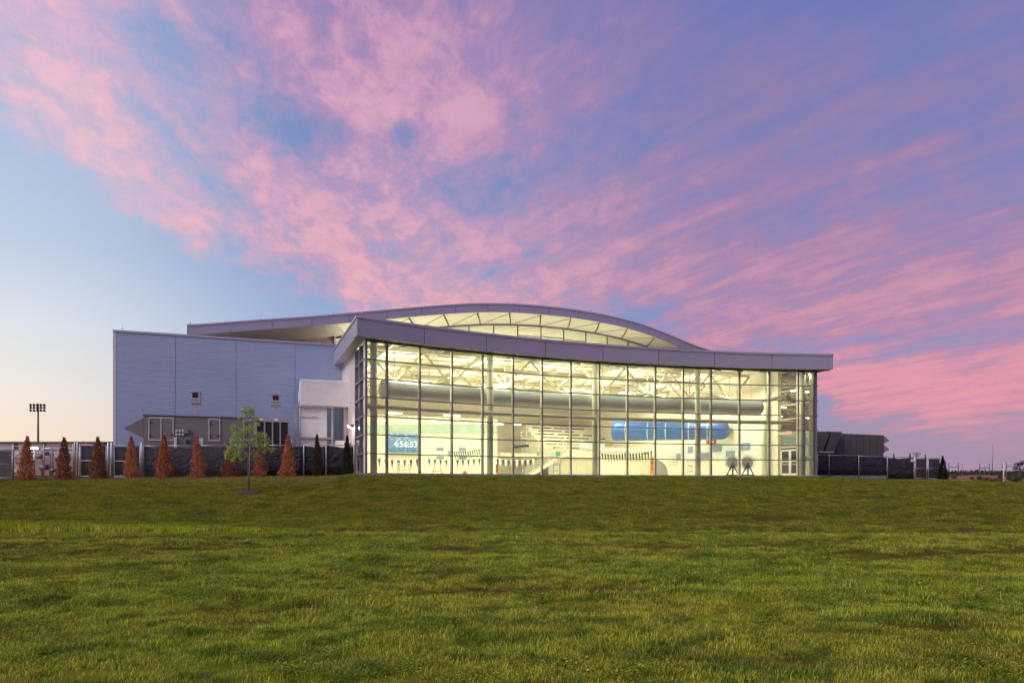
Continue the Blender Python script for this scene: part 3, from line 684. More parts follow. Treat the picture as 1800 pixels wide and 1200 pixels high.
# bleachers with balcony, rooms under it and a stair
bb = 27.5
A0, A1 = a_at(965, bb), a_at(1092, bb)
t = thing('bleachers', ab3(A0, bb, Z0), 'cream seating stand with dark seat rows under the upper roof', 'bleachers')
hbox(MB(), A0, A1, bb, bb + .3, Z0, 3.5).build('front_wall', M_cream, t)
hbox(MB(), A0, A1 + .3, bb - .5, bb - .35, 3.3, 4.1).build('parapet', M_white, t)
hbox(MB(), A0, A1 + .3, bb - .34, bb + 8.6, 3.3, 3.5).build('deck', M_cream, t)
for i in range(9):
    z = 3.55 + .46 * i; b = bb + .5 + .85 * i; sh = .35 * i
    hbox(MB(), A0 - sh * 0 + .2, A1 + .3, b, b + 8.0 - .85 * i, z - .05, z + .40).build('tier', M_cream, t)
    x_ = A0 + .5 + rnd.random()
    while x_ < A1 - .8:
        L = rnd.uniform(1.0, 3.2); 
        if rnd.random() < .8: hbox(MB(), x_, min(x_ + L, A1), b + .05, b + .40, z + .46, z + .56).build('seat_row', M_fd, t)
        x_ += L + rnd.uniform(.15, .9)
for x in (986, 1009, 1013): 
    a = a_at(x, bb - .02); hbox(MB(), a, a + .12, bb - .05, bb - .01, Z0, 3.2).build('door_frame', M_mullin, t)
a = a_at(1030, bb); hbox(MB(), a, a + 1.6, bb - .06, bb - .01, Z0, 3.0).build('door', M_white, t)
for k in range(2): hbox(MB(), a + .15 + .7 * k, a + .7 + .7 * k, bb - .09, bb - .065, 1.4, 2.7).build('door_pane', M_mullin, t)
# railing posts on top
for i in range(12):
    a = A0 - .2 + (A1 - A0) * i / 11; MB().tube([ab3(a, bb - .42, 4.1), ab3(a, bb - .42, 4.75)], .02, 5).build('rail_post', M_white, t)
MB().tube([ab3(A0, bb - .42, 4.75), ab3(A1, bb - .42, 4.75)], .025, 6).build('rail', M_white, t)
st = thing('stair', ab3(A0, bb - 1.5, Z0), 'cream open stair with white handrails climbing to the seating stand', 'stairs')
a_lo, a_hi = a_at(922, bb - 1.2), a_at(1000, bb - 1.2)
for s_, bofs in ((0, -1.6), (1, -.6)):
    MB().bar(ab3(a_lo, bb + bofs, Z0), ab3(a_hi, bb + bofs, 4.0), .08, .35).build('stringer', M_cream, st)
    for h in (.45, .75, 1.05): MB().tube([ab3(a_lo, bb + bofs, Z0 + h), ab3(a_hi, bb + bofs, 4.0 + h)], .028, 6).build('handrail', M_white, st)
    for k in range(7):
        f = k / 6; a = a_lo + (a_hi - a_lo) * f; z = Z0 + (4.0 - Z0) * f; MB().tube([ab3(a, bb + bofs, z), ab3(a, bb + bofs, z + 1.08)], .024, 5).build('rail_post', M_white, st)
for k in range(16):
    f = (k + .5) / 16; a = a_lo + (a_hi - a_lo) * f; z = Z0 + (4.0 - Z0) * f
    hbox(MB(), a - .16, a + .16, bb - 1.58, bb - .62, z - .02, z + .03).build('tread', mat('tread_grey', (.25, .23, .2), .6), st)
# upper walkway rail left of the stand
a0, a1 = a_at(918, bb), A0
t = thing('walkway', ab3(a0, bb, 3.5), 'raised walkway with white railing left of the seating stand', 'walkway')
hbox(MB(), a0 - 2.6, a1 - .02, bb + .2, bb + 2, 3.3, 3.7).build('deck', M_cream, t)
for k in range(6):
    a = a0 + (a1 - a0) * k / 5; MB().tube([ab3(a, bb + .3, 3.7), ab3(a, bb + .3, 6.2)], .025, 5).build('rail_post', M_white, t)
for z in (4.6, 5.4, 6.2): MB().tube([ab3(a0, bb + .3, z), ab3(a1, bb + .3, z)], .022, 5).build('rail', M_white, t)
a0, a1 = a_at(905, bb - .1), a_at(936, bb - .1)
for k in range(3):
    hbox(MB(), a0 + k * .62, a0 + k * .62 + .5, bb - .1, bb + .15, hz(787 - k, a0, bb), hz(782.5 - k, a0, bb)).build('loudspeaker', M_fd, None, ('leftmost', 'middle', 'rightmost')[k] + ' of three black loudspeakers on the walkway edge', 'loudspeaker', 'walkway loudspeakers', loc=ab3(a0, bb, 3))
# signs on the stair wall
M_gr = mat('sign_green', (.06, .32, .16), .5)
for x0, x1, y0, y1, m_, lb in ((943.5, 948, 794, 800.5, M_gr, 'small green notice on the stair'), (977, 985, 793.5, 801, M_gr, 'larger green notice beside the door under the stand'), (980, 986, 803, 807.5, mat('notice_red', (.75, .16, .10), .5), 'red notice below the larger green notice'), (1031, 1041, 789, 793, M_galv, 'grey framed plate on the stand parapet')):
    b = bb - 1.75; a0, a1 = a_at(x0, b), a_at(x1, b)
    hbox(MB(), a0, a1, b - .03, b, hz(y1, a0, b), hz(y0, a0, b)).build('notice', m_, None, lb, 'sign', loc=ab3(a0, b, 2))
b = bb - .62; a0, a1 = a_at(1018, b), a_at(1063, b)
hbox(MB(), a0, a1, b - .04, b, hz(788, a0, b), hz(778, a0, b)).build('banner', mat('banner_pale_blue', (.52, .68, .80), .6, 0, .25, 3, col2=(.75, .82, .86)), None, 'pale blue banner hung on the front of the seating stand', 'banner', loc=ab3(a0, b, 3))
# white lockers / doors wall right of the stand (x 1100-1145)
b = 22.0; a0, a1 = a_at(1055, b), a_at(1146, b)
t = thing('locker_wall', ab3(a0, b, Z0), 'low cream partition with pilasters behind the black pennants', 'partition')
hbox(MB(), a0, a1, b, b + .3, Z0, hz(800, a0, b)).build('panel', M_cream, t)
hbox(MB(), a0 - .1, a1 + .1, b - .2, b + .5, hz(800, a0, b), hz(796.5, a0, b)).build('cap', M_white, t)
hbox(MB(), a0 - .1, a1, b + .6, b + 1.6, hz(791, a0, b), hz(786, a0, b)).build('cap', M_white, t)
for x in (1074, 1093, 1104, 1116, 1126, 1136): a = a_at(x, b); hbox(MB(), a, a + .18, b - .1, b - .01, Z0, hz(801, a, b)).build('pilaster', M_mullin, t)
# lights: long luminaires in two hanging rows
M_tube = emitmat('luminaire', (1, .93, .70), 9.0)
LUM = [(681, 706, 725), (664, 678, 738), (695, 717, 738), (724, 736, 738.5), (752, 775, 739), (780, 792, 729), (796, 808, 730), (780, 792, 741), (808, 822, 742), (836, 848, 743), (868, 884, 744), (900, 915, 745), (1166, 1178, 737)]
names = ['bright broad lamp left of the pale beam', 'short lamp behind the corner column', 'long lamp under the broad lamp', 'short lamp left of the second mullion', 'long lamp right of the second mullion', 'upper short lamp, left of a close pair', 'upper short lamp, right of a close pair', 'lower short lamp left of the third mullion', 'lower lamp right of the third mullion', 'lamp just left of the second round column', 'lamp just right of the second round column', 'lamp near the fifth mullion', 'round glaring lamp above the blue duct']
for (x0, x1, y), lb in zip(LUM, names):
    b = 15.0; a0, a1 = a_at(x0, b), a_at(x1, b); z = hz(y, a0, b)
    t = thing('hanging_lamp', ab3(a0, b, z), 'lit hanging ' + lb, 'lamp', 'hanging hall lamps')
    hbox(MB(), a0, a1, b - .15, b + .15, z - .07, z).build('diffuser', M_tube, t)
    hbox(MB(), a0 - .03, a1 + .03, b - .18, b + .18, z + .003, z + .09).build('housing', M_galv, t)
    for a in (a0 + .1, a1 - .1): MB().tube([ab3(a, b, z + .09), ab3(a, b, 10.2)], .01, 4).build('cable', M_galv, t)
# uplights below the ceiling: trays that light the white roof deck
WARM = (1.0, .91, .68)
def uplight(a, b, z, power, sx, sy, label, down=0):
    t = thing('uplight_tray', ab3(a, b, z), label, 'lamp', 'roof uplights')
    hbox(MB(), a - sx / 2, a + sx / 2, b - sy / 2, b + sy / 2, z - .1, z - .02).build('tray', M_white, t)
    l = bpy.data.lights.new('uplight', 'AREA'); l.shape = 'RECTANGLE'; l.size = sx; l.size_y = sy; l.energy = power; l.color = WARM
    o = bpy.data.objects.new('uplight', l); COL.objects.link(o); o.parent = t
    o.location = (0, 0, .03); o.rotation_euler = (math.pi, 0, math.atan2(E1.y, E1.x))
    if down:
        l2 = bpy.data.lights.new('downlight', 'AREA'); l2.shape = 'RECTANGLE'; l2.size = sx; l2.size_y = sy; l2.energy = down; l2.color = WARM
        o = bpy.data.objects.new('downlight', l2); COL.objects.link(o); o.parent = t; o.location = (0, 0, -.13); o.rotation_euler = (0, 0, math.atan2(E1.y, E1.x))
k = 0
for b in (3.6, 8.4, 14.2, 20.6):  # row nearest the glass is added as fill for front trusses and columns
    for i, f in enumerate((.1, .3, .5, .7, .9)):
        uplight(AR * f, b + (1.2 if b < 4 and .2 < f < .8 else 0), 8.75, UPW * (.2 if b < 4 else 1), 2.6, .4, '%s tray lamp of the %s row lighting the white roof deck' % (('leftmost', 'second', 'middle', 'fourth', 'rightmost')[i], {3.6: 'window', 8.4: 'front', 14.2: 'middle', 20.6: 'back'}[b]), DNW)
for i, f in enumerate((.12, .34, .56, .78)):
    uplight(AR * f, 29, 9.6, UPW * 1.1, 3.0, .8, '%s tray lamp under the high wavy roof' % ('leftmost', 'second', 'third', 'rightmost')[i], DNW * 1.5)
for i, f in enumerate((.10, .28, .46, .64, .82)):
    uplight(AR * f + 1, 21.3, 10.75, UPW * .8, 4.0, .3, '%s wash lamp on the lower roof lighting the wavy soffit' % ('leftmost', 'second', 'middle', 'fourth', 'rightmost')[i])
# small lamps added along the glass head to brighten columns, girt and duct
for i, x in enumerate((708, 766, 815, 892, 928, 978, 1015, 1078, 1127, 1180, 1262, 1300, 1340, 1376, 1425)):
    p = Fi(x, -.42); t = thing('added_fill_lamp', (p.x, p.y, 9.3), '%s small added fill lamp along the glass head counted from the left corner' % ('first', 'second', 'third', 'fourth', 'fifth', 'sixth', 'seventh', 'eighth', 'ninth', 'tenth', 'eleventh', 'twelfth', 'thirteenth', 'fourteenth', 'fifteenth')[i], 'lamp', 'added fill lamps along the glass head')
    MB().box((p.x, p.y, 9.32), (.5, .16, .1)).build('housing', M_white, t)
    l = bpy.data.lights.new('added_fill', 'AREA'); l.shape = 'RECTANGLE'; l.size = .5; l.size_y = .14; l.energy = DNW * .16; l.color = WARM
    o = bpy.data.objects.new('added_fill', l); COL.objects.link(o); o.parent = t; o.location = (0, 0, -.04); o.rotation_euler = (R(22), 0, 0)
# exit sign
a = AR - .35; be = b_at(1387, a)
t = thing('exit_sign', ab3(a, be, hz(760, a, be)), 'small red lit exit sign above the glass doors', 'sign')
MB().box(ab3(a, be, hz(760.5, a, be)), (.42, .06, .26)).build('box', emitmat('exit_face', (1, .42, .34), 1.3), t)
MB().bar(ab3(a - .05, be, hz(760, a, be)), ab3(a - .1, be + 1.6, hz(760, a, be)), .05).build('arm', M_white, t)
# ------------------------------------------------------------------ terrain
DBX = [-120, -60, -32, -25, -11, -9.9, -2.1, 9, 16, 25.5, 27, 30, 42, 60, 150]
DBY = [36, 40, 42.2, 43, 46.6, 42.6, 47.0, 51.6, 53.6, 54.9, 58, 62.5, 65, 68, 70]
ZTX = [-150, -60, -32, -25, -11, 25, 40, 45, 51, 60, 150]
ZTY = [.0, .25, .40, .47, .66, .68, .60, .42, -.12, -.5, -.6]
def gz0(X, Y):
    X = np.asarray(X, float); Y = np.asarray(Y, float)
    db = np.interp(X, DBX, DBY); zt = np.interp(X, ZTX, ZTY)
    d0 = 25.5 - .02 * X
    f = np.clip((Y - d0) / np.maximum(db - .6 - d0, 1), 0, 1)
    f = .6 * f + .4 * (f * f * (3 - 2 * f))
    low = -1.62 + .06 * np.sin(X * .21 + 1) * np.sin(Y * .27) - .07 * np.exp(-((Y - d0 + 1.2) / 1.3) ** 2)
    z = low + (zt - low) * f
    far = np.clip((Y - 95) / 80, 0, 1); far = far * far * (3 - 2 * far)
    side = np.clip((X - 30) / 20, 0, 1)
    z = z + far * ((.55 - zt) * side)
    hill = 11 * np.exp(-((Y - 620) / 160) ** 2) * (1 + .25 * np.sin(X * .011) + .15 * np.sin(X * .031 + 1))
    mound = 2.9 * np.exp(-((Y - 190) / 22) ** 2) * np.clip((X - 118) / 10, 0, 1) * np.clip((150 - X) / 24, 0, 1)
    return z + hill + mound
def nz(X, Y, s, seed=0.0): return mnoise.noise(Vector((X * s + seed, Y * s - seed, seed)))
def gz(X, Y):
    z = float(gz0(X, Y))
    if Y < 60 and abs(X) < 70: z += -.10 * track(X, Y) + .05 * nz(X * .4, Y * 1.5, .5, 3.1) + .04 * nz(X, Y, .45, 8.1) + .018 * nz(X, Y, 1.7, 9.2)
    return z
def track(X, Y):   # worn wheel tracks and bare patches: 0..1
    v = 0.0
    for cx, cy, ang, L, wd in ((-9.4, 15.8, .59, 2.8, .32), (-8.4, 12.6, .5, 1.9, .26), (-13.5, 20.5, .10, 8, .35), (-12, 17.5, .12, 7, .4), (8, 25.2, -.03, 24, .30), (16, 24.6, -.05, 20, .3), (11.5, 16.5, .22, 5.0, .28), (13.8, 17.6, .25, 5, .28), (-1.6, 18.5, .05, 1.6, .6), (3.2, 18.8, 0, 2.4, .35), (8.0, 19.2, .02, 2.2, .4), (-8.4, 21.6, 1.15, 1.5, .16), (-6.6, 21.6, 1.15, 1.5, .16), (.6, 10.8, .02, 1.8, .35), (-3.4, 9.0, .1, .9, .22), (-3.2, 8.1, .1, .5, .15), (5, 7.6, 0, .8, .2)):
        dx_, dy_ = X - cx, Y - cy; u = dx_ * math.cos(ang) + dy_ * math.sin(ang); q = -dx_ * math.sin(ang) + dy_ * math.cos(ang)
        v = max(v, math.exp(-(u / L) ** 4 - (q / (wd * 1.6)) ** 2))
    return v
def bare(X, Y):
    t_ = track(X, Y) * (.75 + .6 * nz(X, Y, 1.3, 5))
    n_ = nz(X, Y, .33, 21) * .6 + nz(X, Y, .9, 4) * .45
    return max(0.0, min(1.0, max(t_, (n_ - .24) * 2.2)))
gx = sorted(set(list(np.arange(-34, 56.1, .6)) + [-3000, -1500, -800, -500, -350, -250, -200, -160, -130, -105, -90, -75, -65, -55, -48, -42, -38] + list(range(58, 170, 4)) + [180, 200, 230, 270, 320, 400, 500, 700, 1000, 1600, 3000]))
gy = sorted(set([-60, -30, -15, -6, 0, 2] + list(np.arange(3, 30, .4)) + list(np.arange(30, 72, .7)) + list(range(74, 260, 6)) + list(range(270, 900, 25)) + [1000, 1300, 1800, 2600, 4000]))
vs = []; bc = []
for Y in gy:
    for X in gx:
        z = gz(X, Y); vs.append((X, Y, z)); bc.append(bare(X, Y) if 2 < Y < 60 and abs(X) < 60 else 0.0)
nx = len(gx); fs = [(j * nx + i, j * nx + i + 1, (j + 1) * nx + i + 1, (j + 1) * nx + i) for j in range(len(gy) - 1) for i in range(nx - 1)]
me = bpy.data.meshes.new('lawn'); me.from_pydata(vs, [], fs); me.update()
at_ = me.attributes.new('bare', 'FLOAT', 'POINT'); at_.data.foreach_set('value', bc)
for pl in me.polygons: pl.use_smooth = True
lawn = bpy.data.objects.new('lawn', me); COL.objects.link(lawn); tag(lawn, 'wide mown lawn rising in a bank to the glass hall', 'lawn', None, 'structure')
def grass_color(t, pos, bareS):
    big = t.noise(t.vmul(pos, (.10, .16, 0)), 1.0, 5, .6); mid = t.noise(t.vmul(pos, (.55, .9, 0)), 1.0, 5, .6); fine = t.noise(pos, 6, 4, .7)
    c = t.mix(t.sstep(big, .34, .66), GR1, GR2)
    strk = t.noise(t.vmul(pos, (.10, 1.25, 0)), 1.0, 5, .65)
    c = t.mix(t.m('MULTIPLY', t.sstep(mid, .46, .68), .75), c, GR3)
    c = t.mix(t.m('MULTIPLY', t.sstep(strk, .52, .70), .55), c, (.095, .085, .016, 1))
    c = t.mix(t.m('MULTIPLY', t.sstep(fine, .5, .8), .35), c, GR4)
    clump_shade = t.noise(pos, 2.1, 3, .6)  # dark patches painted in for the shadows between turf clumps
    c = t.mix(t.m('MULTIPLY', t.sstep(clump_shade, .48, .62), .8), c, GR3)
    sp = t.new('ShaderNodeSeparateXYZ'); t.l.new(pos, sp.inputs[0])      # colour turns a duller olive on the bank
    bank = t.sstep(t.m('ADD', sp.outputs[1], t.m('MULTIPLY', t.m('SUBTRACT', big, .5), 8.0)), 23, 29)
    c = t.mix(t.m('MULTIPLY', bank, .62), c, t.mix(t.sstep(mid, .35, .65), (.150, .150, .006, 1), (.085, .095, .004, 1)))
    dry = t.m('MAXIMUM', t.m('MULTIPLY', t.sstep(sp.outputs[1], 38.5, 42.5), t.sstep(t.m('MULTIPLY', sp.outputs[0], -1.0), 4, 13)), t.m('MULTIPLY', t.sstep(sp.outputs[1], 54, 61), t.sstep(sp.outputs[0], 24, 31)))
    dry = t.m('MULTIPLY', dry, t.sstep(t.m('ADD', mid, t.m('MULTIPLY', fine, .4)), .4, .8))
    c = t.mix(t.m('MULTIPLY', dry, .8), c, (.30, .215, .085, 1))
    return c
GR1 = (.290, .380, .026, 1); GR2 = (.430, .430, .040, 1); GR3 = (.070, .145, .010, 1); GR4 = (.56, .52, .18, 1)
SOIL = (.085, .060, .022, 1)
m = bpy.data.materials.new('lawn_soil_and_turf'); m.use_nodes = True; t = NT(m.node_tree); p = t.n['Principled BSDF']
geo = t.new('ShaderNodeNewGeometry'); att = t.new('ShaderNodeAttribute', attribute_name='bare')
pos = geo.outputs['Position']
c = grass_color(t, pos, att.outputs['Fac'])
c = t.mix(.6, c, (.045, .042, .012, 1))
br = t.sstep(t.m('ADD', att.outputs['Fac'], t.m('MULTIPLY', t.m('SUBTRACT', t.noise(pos, 3.5, 5, .7), .5), .9)), .25, .75)
c = t.mix(br, c, SOIL)
sp = t.new('ShaderNodeSeparateXYZ'); t.l.new(pos, sp.inputs[0])
moundf = t.m('MULTIPLY', t.sstep(sp.outputs[1], 150, 172), t.m('MULTIPLY', t.sstep(sp.outputs[0], 117, 124), t.sstep(sp.outputs[1], 215, 205)))
c = t.mix(moundf, c, t.mix(t.noise(t.vmul(pos, (.2, .05, 1)), 1, 5), (.27, .14, .11, 1), (.18, .11, .07, 1)))
farg = t.sstep(sp.outputs[1], 330, 460)
c = t.mix(farg, c, t.mix(t.noise(pos, .03, 6, .7), (.045, .06, .04, 1), (.08, .09, .06, 1)))
t.put(p.inputs['Base Color'], c); p.inputs['Roughness'].default_value = .9; p.inputs['Specular IOR Level'].default_value = .0
b = t.new('ShaderNodeBump'); b.inputs['Strength'].default_value = .8; b.inputs['Distance'].default_value = .05
t.put(b.inputs['Height'], t.m('ADD', t.noise(pos, 9, 6, .7), t.noise(t.vmul(pos, (1, .6, 1)), 2.2, 4))); t.l.new(b.outputs[0], p.inputs['Normal'])
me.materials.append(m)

# ------------------------------------------------------------------ grass blades (one mass of instanced tufts)
def bladecol(name, k, dry):
    m = bpy.data.materials.new(name); m.use_nodes = True; t = NT(m.node_tree); p = t.n['Principled BSDF']
    geo = t.new('ShaderNodeNewGeometry'); pos = geo.outputs['Position']
    oi = t.new('ShaderNodeObjectInfo')
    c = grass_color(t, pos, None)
    c = t.mix(t.m('MULTIPLY', oi.outputs['Random'], .4), c, dry)
    hs = t.new('ShaderNodeHueSaturation'); t.put(hs.inputs['Value'], t.m('MULTIPLY', k, t.m('ADD', .40, t.m('MULTIPLY', geo.outputs['Random Per Island'], 1.35)))); t.put(hs.inputs['Color'], c)
    t.put(p.inputs['Base Color'], hs.outputs[0]); p.inputs['Roughness'].default_value = .5; p.inputs['Specular IOR Level'].default_value = .03
    tr = t.new('ShaderNodeBsdfTranslucent'); t.put(tr.inputs[0], hs.outputs[0])
    mx = t.new('ShaderNodeMixShader'); mx.inputs[0].default_value = .3; t.l.new(p.outputs[0], mx.inputs[1]); t.l.new(tr.outputs[0], mx.inputs[2])
    t.l.new(mx.outputs[0], t.n['Material Output'].inputs[0]); return m
M_bl1 = bladecol('blade_green', 1.15, (.22, .26, .06, 1)); M_bl2 = bladecol('blade_dry', 1.2, (.58, .48, .22, 1)); M_cl = bladecol('clover_green', .95, (.10, .22, .04, 1))
M_brn = mat('blade_brown', (.14, .10, .032), .9, 0, .25, 2, spec=0.0)
def tuft(nb, rad, h0, h1, wd, seed, dryf=.12, lean=.5):
    r = random.Random(seed); vs = []; fs = []; mi = []
    for _ in range(nb):
        q = rad * math.sqrt(r.random()); an = r.random() * 6.283; x, y = q * math.cos(an), q * math.sin(an)
        h = r.uniform(h0, h1); d = r.random() * 6.283; ln = lean * h * r.uniform(.2, 1.2); w_ = wd * r.uniform(.7, 1.3)
        cx, sx = math.cos(d), math.sin(d); px, py = -sx * w_ / 2, cx * w_ / 2; k = len(vs)
        vs += [(x - px, y - py, -.01), (x + px, y + py, -.01), (x + cx * ln * .35 - px * .8, y + sx * ln * .35 - py * .8, h * .6), (x + cx * ln * .35 + px * .8, y + sx * ln * .35 + py * .8, h * .6), (x + cx * ln, y + sx * ln, h)]
        fs += [(k, k + 1, k + 3, k + 2), (k + 2, k + 3, k + 4)]; dm = 1 if r.random() < dryf else 0; mi += [dm, dm]
    me = bpy.data.meshes.new('tuft'); me.from_pydata(vs, [], fs); me.materials.append(M_bl1); me.materials.append(M_bl2)
    me.polygons.foreach_set('material_index', mi); me.update(); return me
M_flw = mat('clover_flower', (.62, .55, .40), .8)
def clover(n, rad, seed):
    r = random.Random(seed); vs = []; fs = []
    for _ in range(n):
        q = rad * math.sqrt(r.random()); an = r.random() * 6.283; x, y = q * math.cos(an), q * math.sin(an); z = r.uniform(.02, .085); s_ = r.uniform(.006, .014)
        a0 = r.random() * 6.28; tx, ty = r.uniform(-.5, .5), r.uniform(-.5, .5)
        k = len(vs)
        for j in range(6): 
            a_ = a0 + j * math.pi / 3; rr_ = s_ * (1 if j % 2 else .75); X_, Y_ = math.cos(a_) * rr_, math.sin(a_) * rr_
            vs.append((x + X_, y + Y_, z + tx * X_ + ty * Y_))
        fs.append(tuple(range(k, k + 6)))
    me = bpy.data.meshes.new('clover'); me.from_pydata(vs, [], fs); me.materials.append(M_cl); me.materials.append(M_flw); mi = [0 for _ in fs]; me.polygons.foreach_set('material_index', mi); me.update(); return me
tcol = bpy.data.collections.new('tufts')
protos = [tuft(46, .17, .025, .062, .0065, 1, .12, 1.2), tuft(46, .17, .02, .055, .006, 2, .3, 1.3), tuft(40, .16, .03, .08, .007, 3, .06, 1.0), clover(110, .19, 4), tuft(30, .15, .02, .06, .006, 5, .7), tuft(34, .17, .02, .055, .007, 6, 1.0)]
for me_ in protos[5:]: me_.materials[1] = M_brn
protos.append(tuft(40, .16, .05, .10, .006, 7, .08, .35))
M_tall = bladecol('blade_tall', 1.25, (.36, .46, .05, 1)); protos[6].materials[0] = M_tall
for i, me_ in enumerate(protos):
    o = bpy.data.objects.new('tuft_%d' % i, me_); tcol.objects.link(o)
TREE = min((((437 - CX) * d_ / FPX, d_) for d_ in np.arange(27, 43, .1)), key=lambda q: abs(HY - FPX * gz(*q) / q[1] - 866))
pts = []; scl = []; rot_ = []; idx = []
def scatter(d0, d1, dens, s0, s1, seed):
    r = random.Random(seed); n = int(.82 * (d1 * d1 - d0 * d0) * dens)
    for _ in range(n):
        D = math.sqrt(r.uniform(d0 * d0, d1 * d1)); X = r.uniform(-.82, .82) * D
        if D > np.interp(X, DBX, DBY) + .25: continue
        if math.hypot(X - TREE[0], D - TREE[1]) < .8: continue
        bv = bare(X, D)
        if r.random() < bv * .75: continue
        g = nz(X, D, .8, 40); q = r.random()
        i_ = 3 if g + 1.3 * (q - .5) > .62 else (4 if q < .09 else (2 if q < .32 else (1 if q < .55 else 0)))
        if r.random() < bv * 1.6: i_ = 5
        s_ = r.uniform(s0, s1) * (1 - .45 * bv) * (1 + .35 * nz(X, D, .5, 60)) * (1 + .75 * nz(X, D, 2.3, 70))
        pts.append((X, D, gz(X, D))); scl.append(max(.4, s_)); rot_.append(r.random() * 6.283); idx.append(i_)
scatter(4.3, 9, 88, .58, .95, 1); scatter(9, 16, 50, .7, 1.15, 2); scatter(16, 27, 24, .85, 1.4, 3); scatter(27, 60, 9, .9, 1.5, 4)
r = random.Random(9)      # unmown strip at the foot of the bank on the left
for _ in range(2300):
    f = r.random() ** 1.3; X = -24 + 16.5 * f; Y = 25.2 - .25 * f + r.gauss(0, .55) * (1 - .6 * f)
    pts.append((X, Y, gz(X, Y))); scl.append(r.uniform(3.0, 5.5) * (1.05 - .65 * f)); rot_.append(r.random() * 6.283); idx.append(6)
gm = bpy.data.meshes.new('grass'); gm.from_pydata(pts, [], [])
for nm, ty, dat in (('sc', 'FLOAT', scl), ('rz', 'FLOAT', rot_), ('ix', 'INT', idx)):
    A_ = gm.attributes.new(nm, ty, 'POINT'); A_.data.foreach_set('value', dat)
go = bpy.data.objects.new('grass', gm); COL.objects.link(go); tag(go, 'short green grass and clover covering the lawn', 'grass', None, 'stuff')
ng = bpy.data.node_groups.new('grass_scatter', 'GeometryNodeTree')
ng.interface.new_socket('Geometry', in_out='INPUT', socket_type='NodeSocketGeometry'); ng.interface.new_socket('Geometry', in_out='OUTPUT', socket_type='NodeSocketGeometry')
N = ng.nodes; L = ng.links
gi = N.new('NodeGroupInput'); gq = N.new('NodeGroupOutput'); ip = N.new('GeometryNodeInstanceOnPoints'); ci = N.new('GeometryNodeCollectionInfo')
ci.inputs['Collection'].default_value = tcol; ci.inputs['Separate Children'].default_value = True; ci.inputs['Reset Children'].default_value = True
def natt(nm, ty): n_ = N.new('GeometryNodeInputNamedAttribute'); n_.data_type = ty; n_.inputs[0].default_value = nm; return n_.outputs[0]
cx_ = N.new('ShaderNodeCombineXYZ'); L.new(natt('rz', 'FLOAT'), cx_.inputs[2])
L.new(gi.outputs[0], ip.inputs['Points']); L.new(ci.outputs[0], ip.inputs['Instance']); ip.inputs['Pick Instance'].default_value = True
L.new(natt('ix', 'INT'), ip.inputs['Instance Index']); L.new(cx_.outputs[0], ip.inputs['Rotation']); L.new(natt('sc', 'FLOAT'), ip.inputs['Scale'])
L.new(ip.outputs[0], gq.inputs[0])
md = go.modifiers.new('scatter', 'NODES'); md.node_group = ng
# ------------------------------------------------------------------ outdoor equipment, left
def fdir(): return Vector((bd.x, bd.y, 0))
BD3 = Vector((bd.x, bd.y, 0)); BN3 = Vector((bn.x, bn.y, 0)); UZ = Vector((0, 0, 1))
def onw(x, off):     # plan point in front of the blue wall seen at photo column x
    return on_line(x, bA + bn * off, bB + bn * off)
def wbox(mb, x0, x1, off0, off1, z0, z1):   # box parallel to the blue wall, front face spans columns x0..x1 at off1
    p, q = onw(x0, off1), onw(x1, off1); dl = (q - p); back = -bn * (off1 - off0)
    return mb.prism([tuple(p), tuple(q), tuple(q + back), tuple(p + back)], z0, z1)
def wz(y, x, off): return zof(y, onw(x, off).y)
GA = .5
p = onw(252, 4.0)
ah = thing('air_handler', (p.x, p.y, GA), 'long grey air handling unit with access doors before the blue wall', 'air handler')
wbox(MB(), 252, 452, 1.4, 4.0, GA, wz(731.5, 300, 4)).build('casing', M_ahu, ah, bevel=.02)
wbox(MB(), 250.5, 453, 1.35, 4.05, wz(731.4, 300, 4), wz(729.8, 300, 4)).build('roof_edge', M_ahud, ah)
hp = onw(252, 4.0); zt, zb = wz(734, 252, 4), wz(770, 252, 4); tip = onw(217, 4.0); ztp = wz(753, 217, 4)
bk = -BN3 * 2.6
h = MB(); q = Vector((hp.x, hp.y, 0)); tp = Vector((tip.x, tip.y, ztp))
h.add([q + UZ * zt, tp, q + UZ * zb, q + UZ * zt + bk, tp + bk, q + UZ * zb + bk], [(0, 1, 2), (5, 4, 3), (0, 3, 4, 1), (1, 4, 5, 2)]); h.build('intake_hood', M_ahu, ah)
def access(x0, x1, y0, y1, two=False):
    o = 4.02; d = wbox(MB(), x0 + 1, x1 - 1, 4.0, 4.025, wz(y1, x0, o), wz(y0, x0, o)).build('access_door', M_ahu, ah)
    f = MB(); zz0, zz1 = wz(y1, x0, o), wz(y0, x0, o); pw = 1.5
    for xa in ([x0, x1 - pw] + ([(x0 + x1) / 2 - .8] if two else [])): wbox(f, xa, xa + pw, 4.0, 4.06, zz0, zz1 - .002)
    wbox(f, x0, x1, 4.0, 4.055, zz1, zz1 + .07); wbox(f, x0, x1, 4.0, 4.055, zz0 - .07, zz0 - .001); f.build('frame', M_trimw, d)
    for yy in (y0 + 7, y1 - 7): wbox(MB(), x0 + 2, x0 + 4, 4.03, 4.10, wz(yy + 1.2, x0, o), wz(yy - 1.2, x0, o)).build('hinge', M_black, d)
    wbox(MB(), x1 - 4.5, x1 - 2.5, 4.03, 4.12, wz((y0 + y1) / 2 + 12, x0, o), wz((y0 + y1) / 2 + 8, x0, o)).build('handle', M_black, d)
access(261, 305, 734.5, 772, True); access(366.5, 387, 737, 773); access(428, 449, 738, 772)
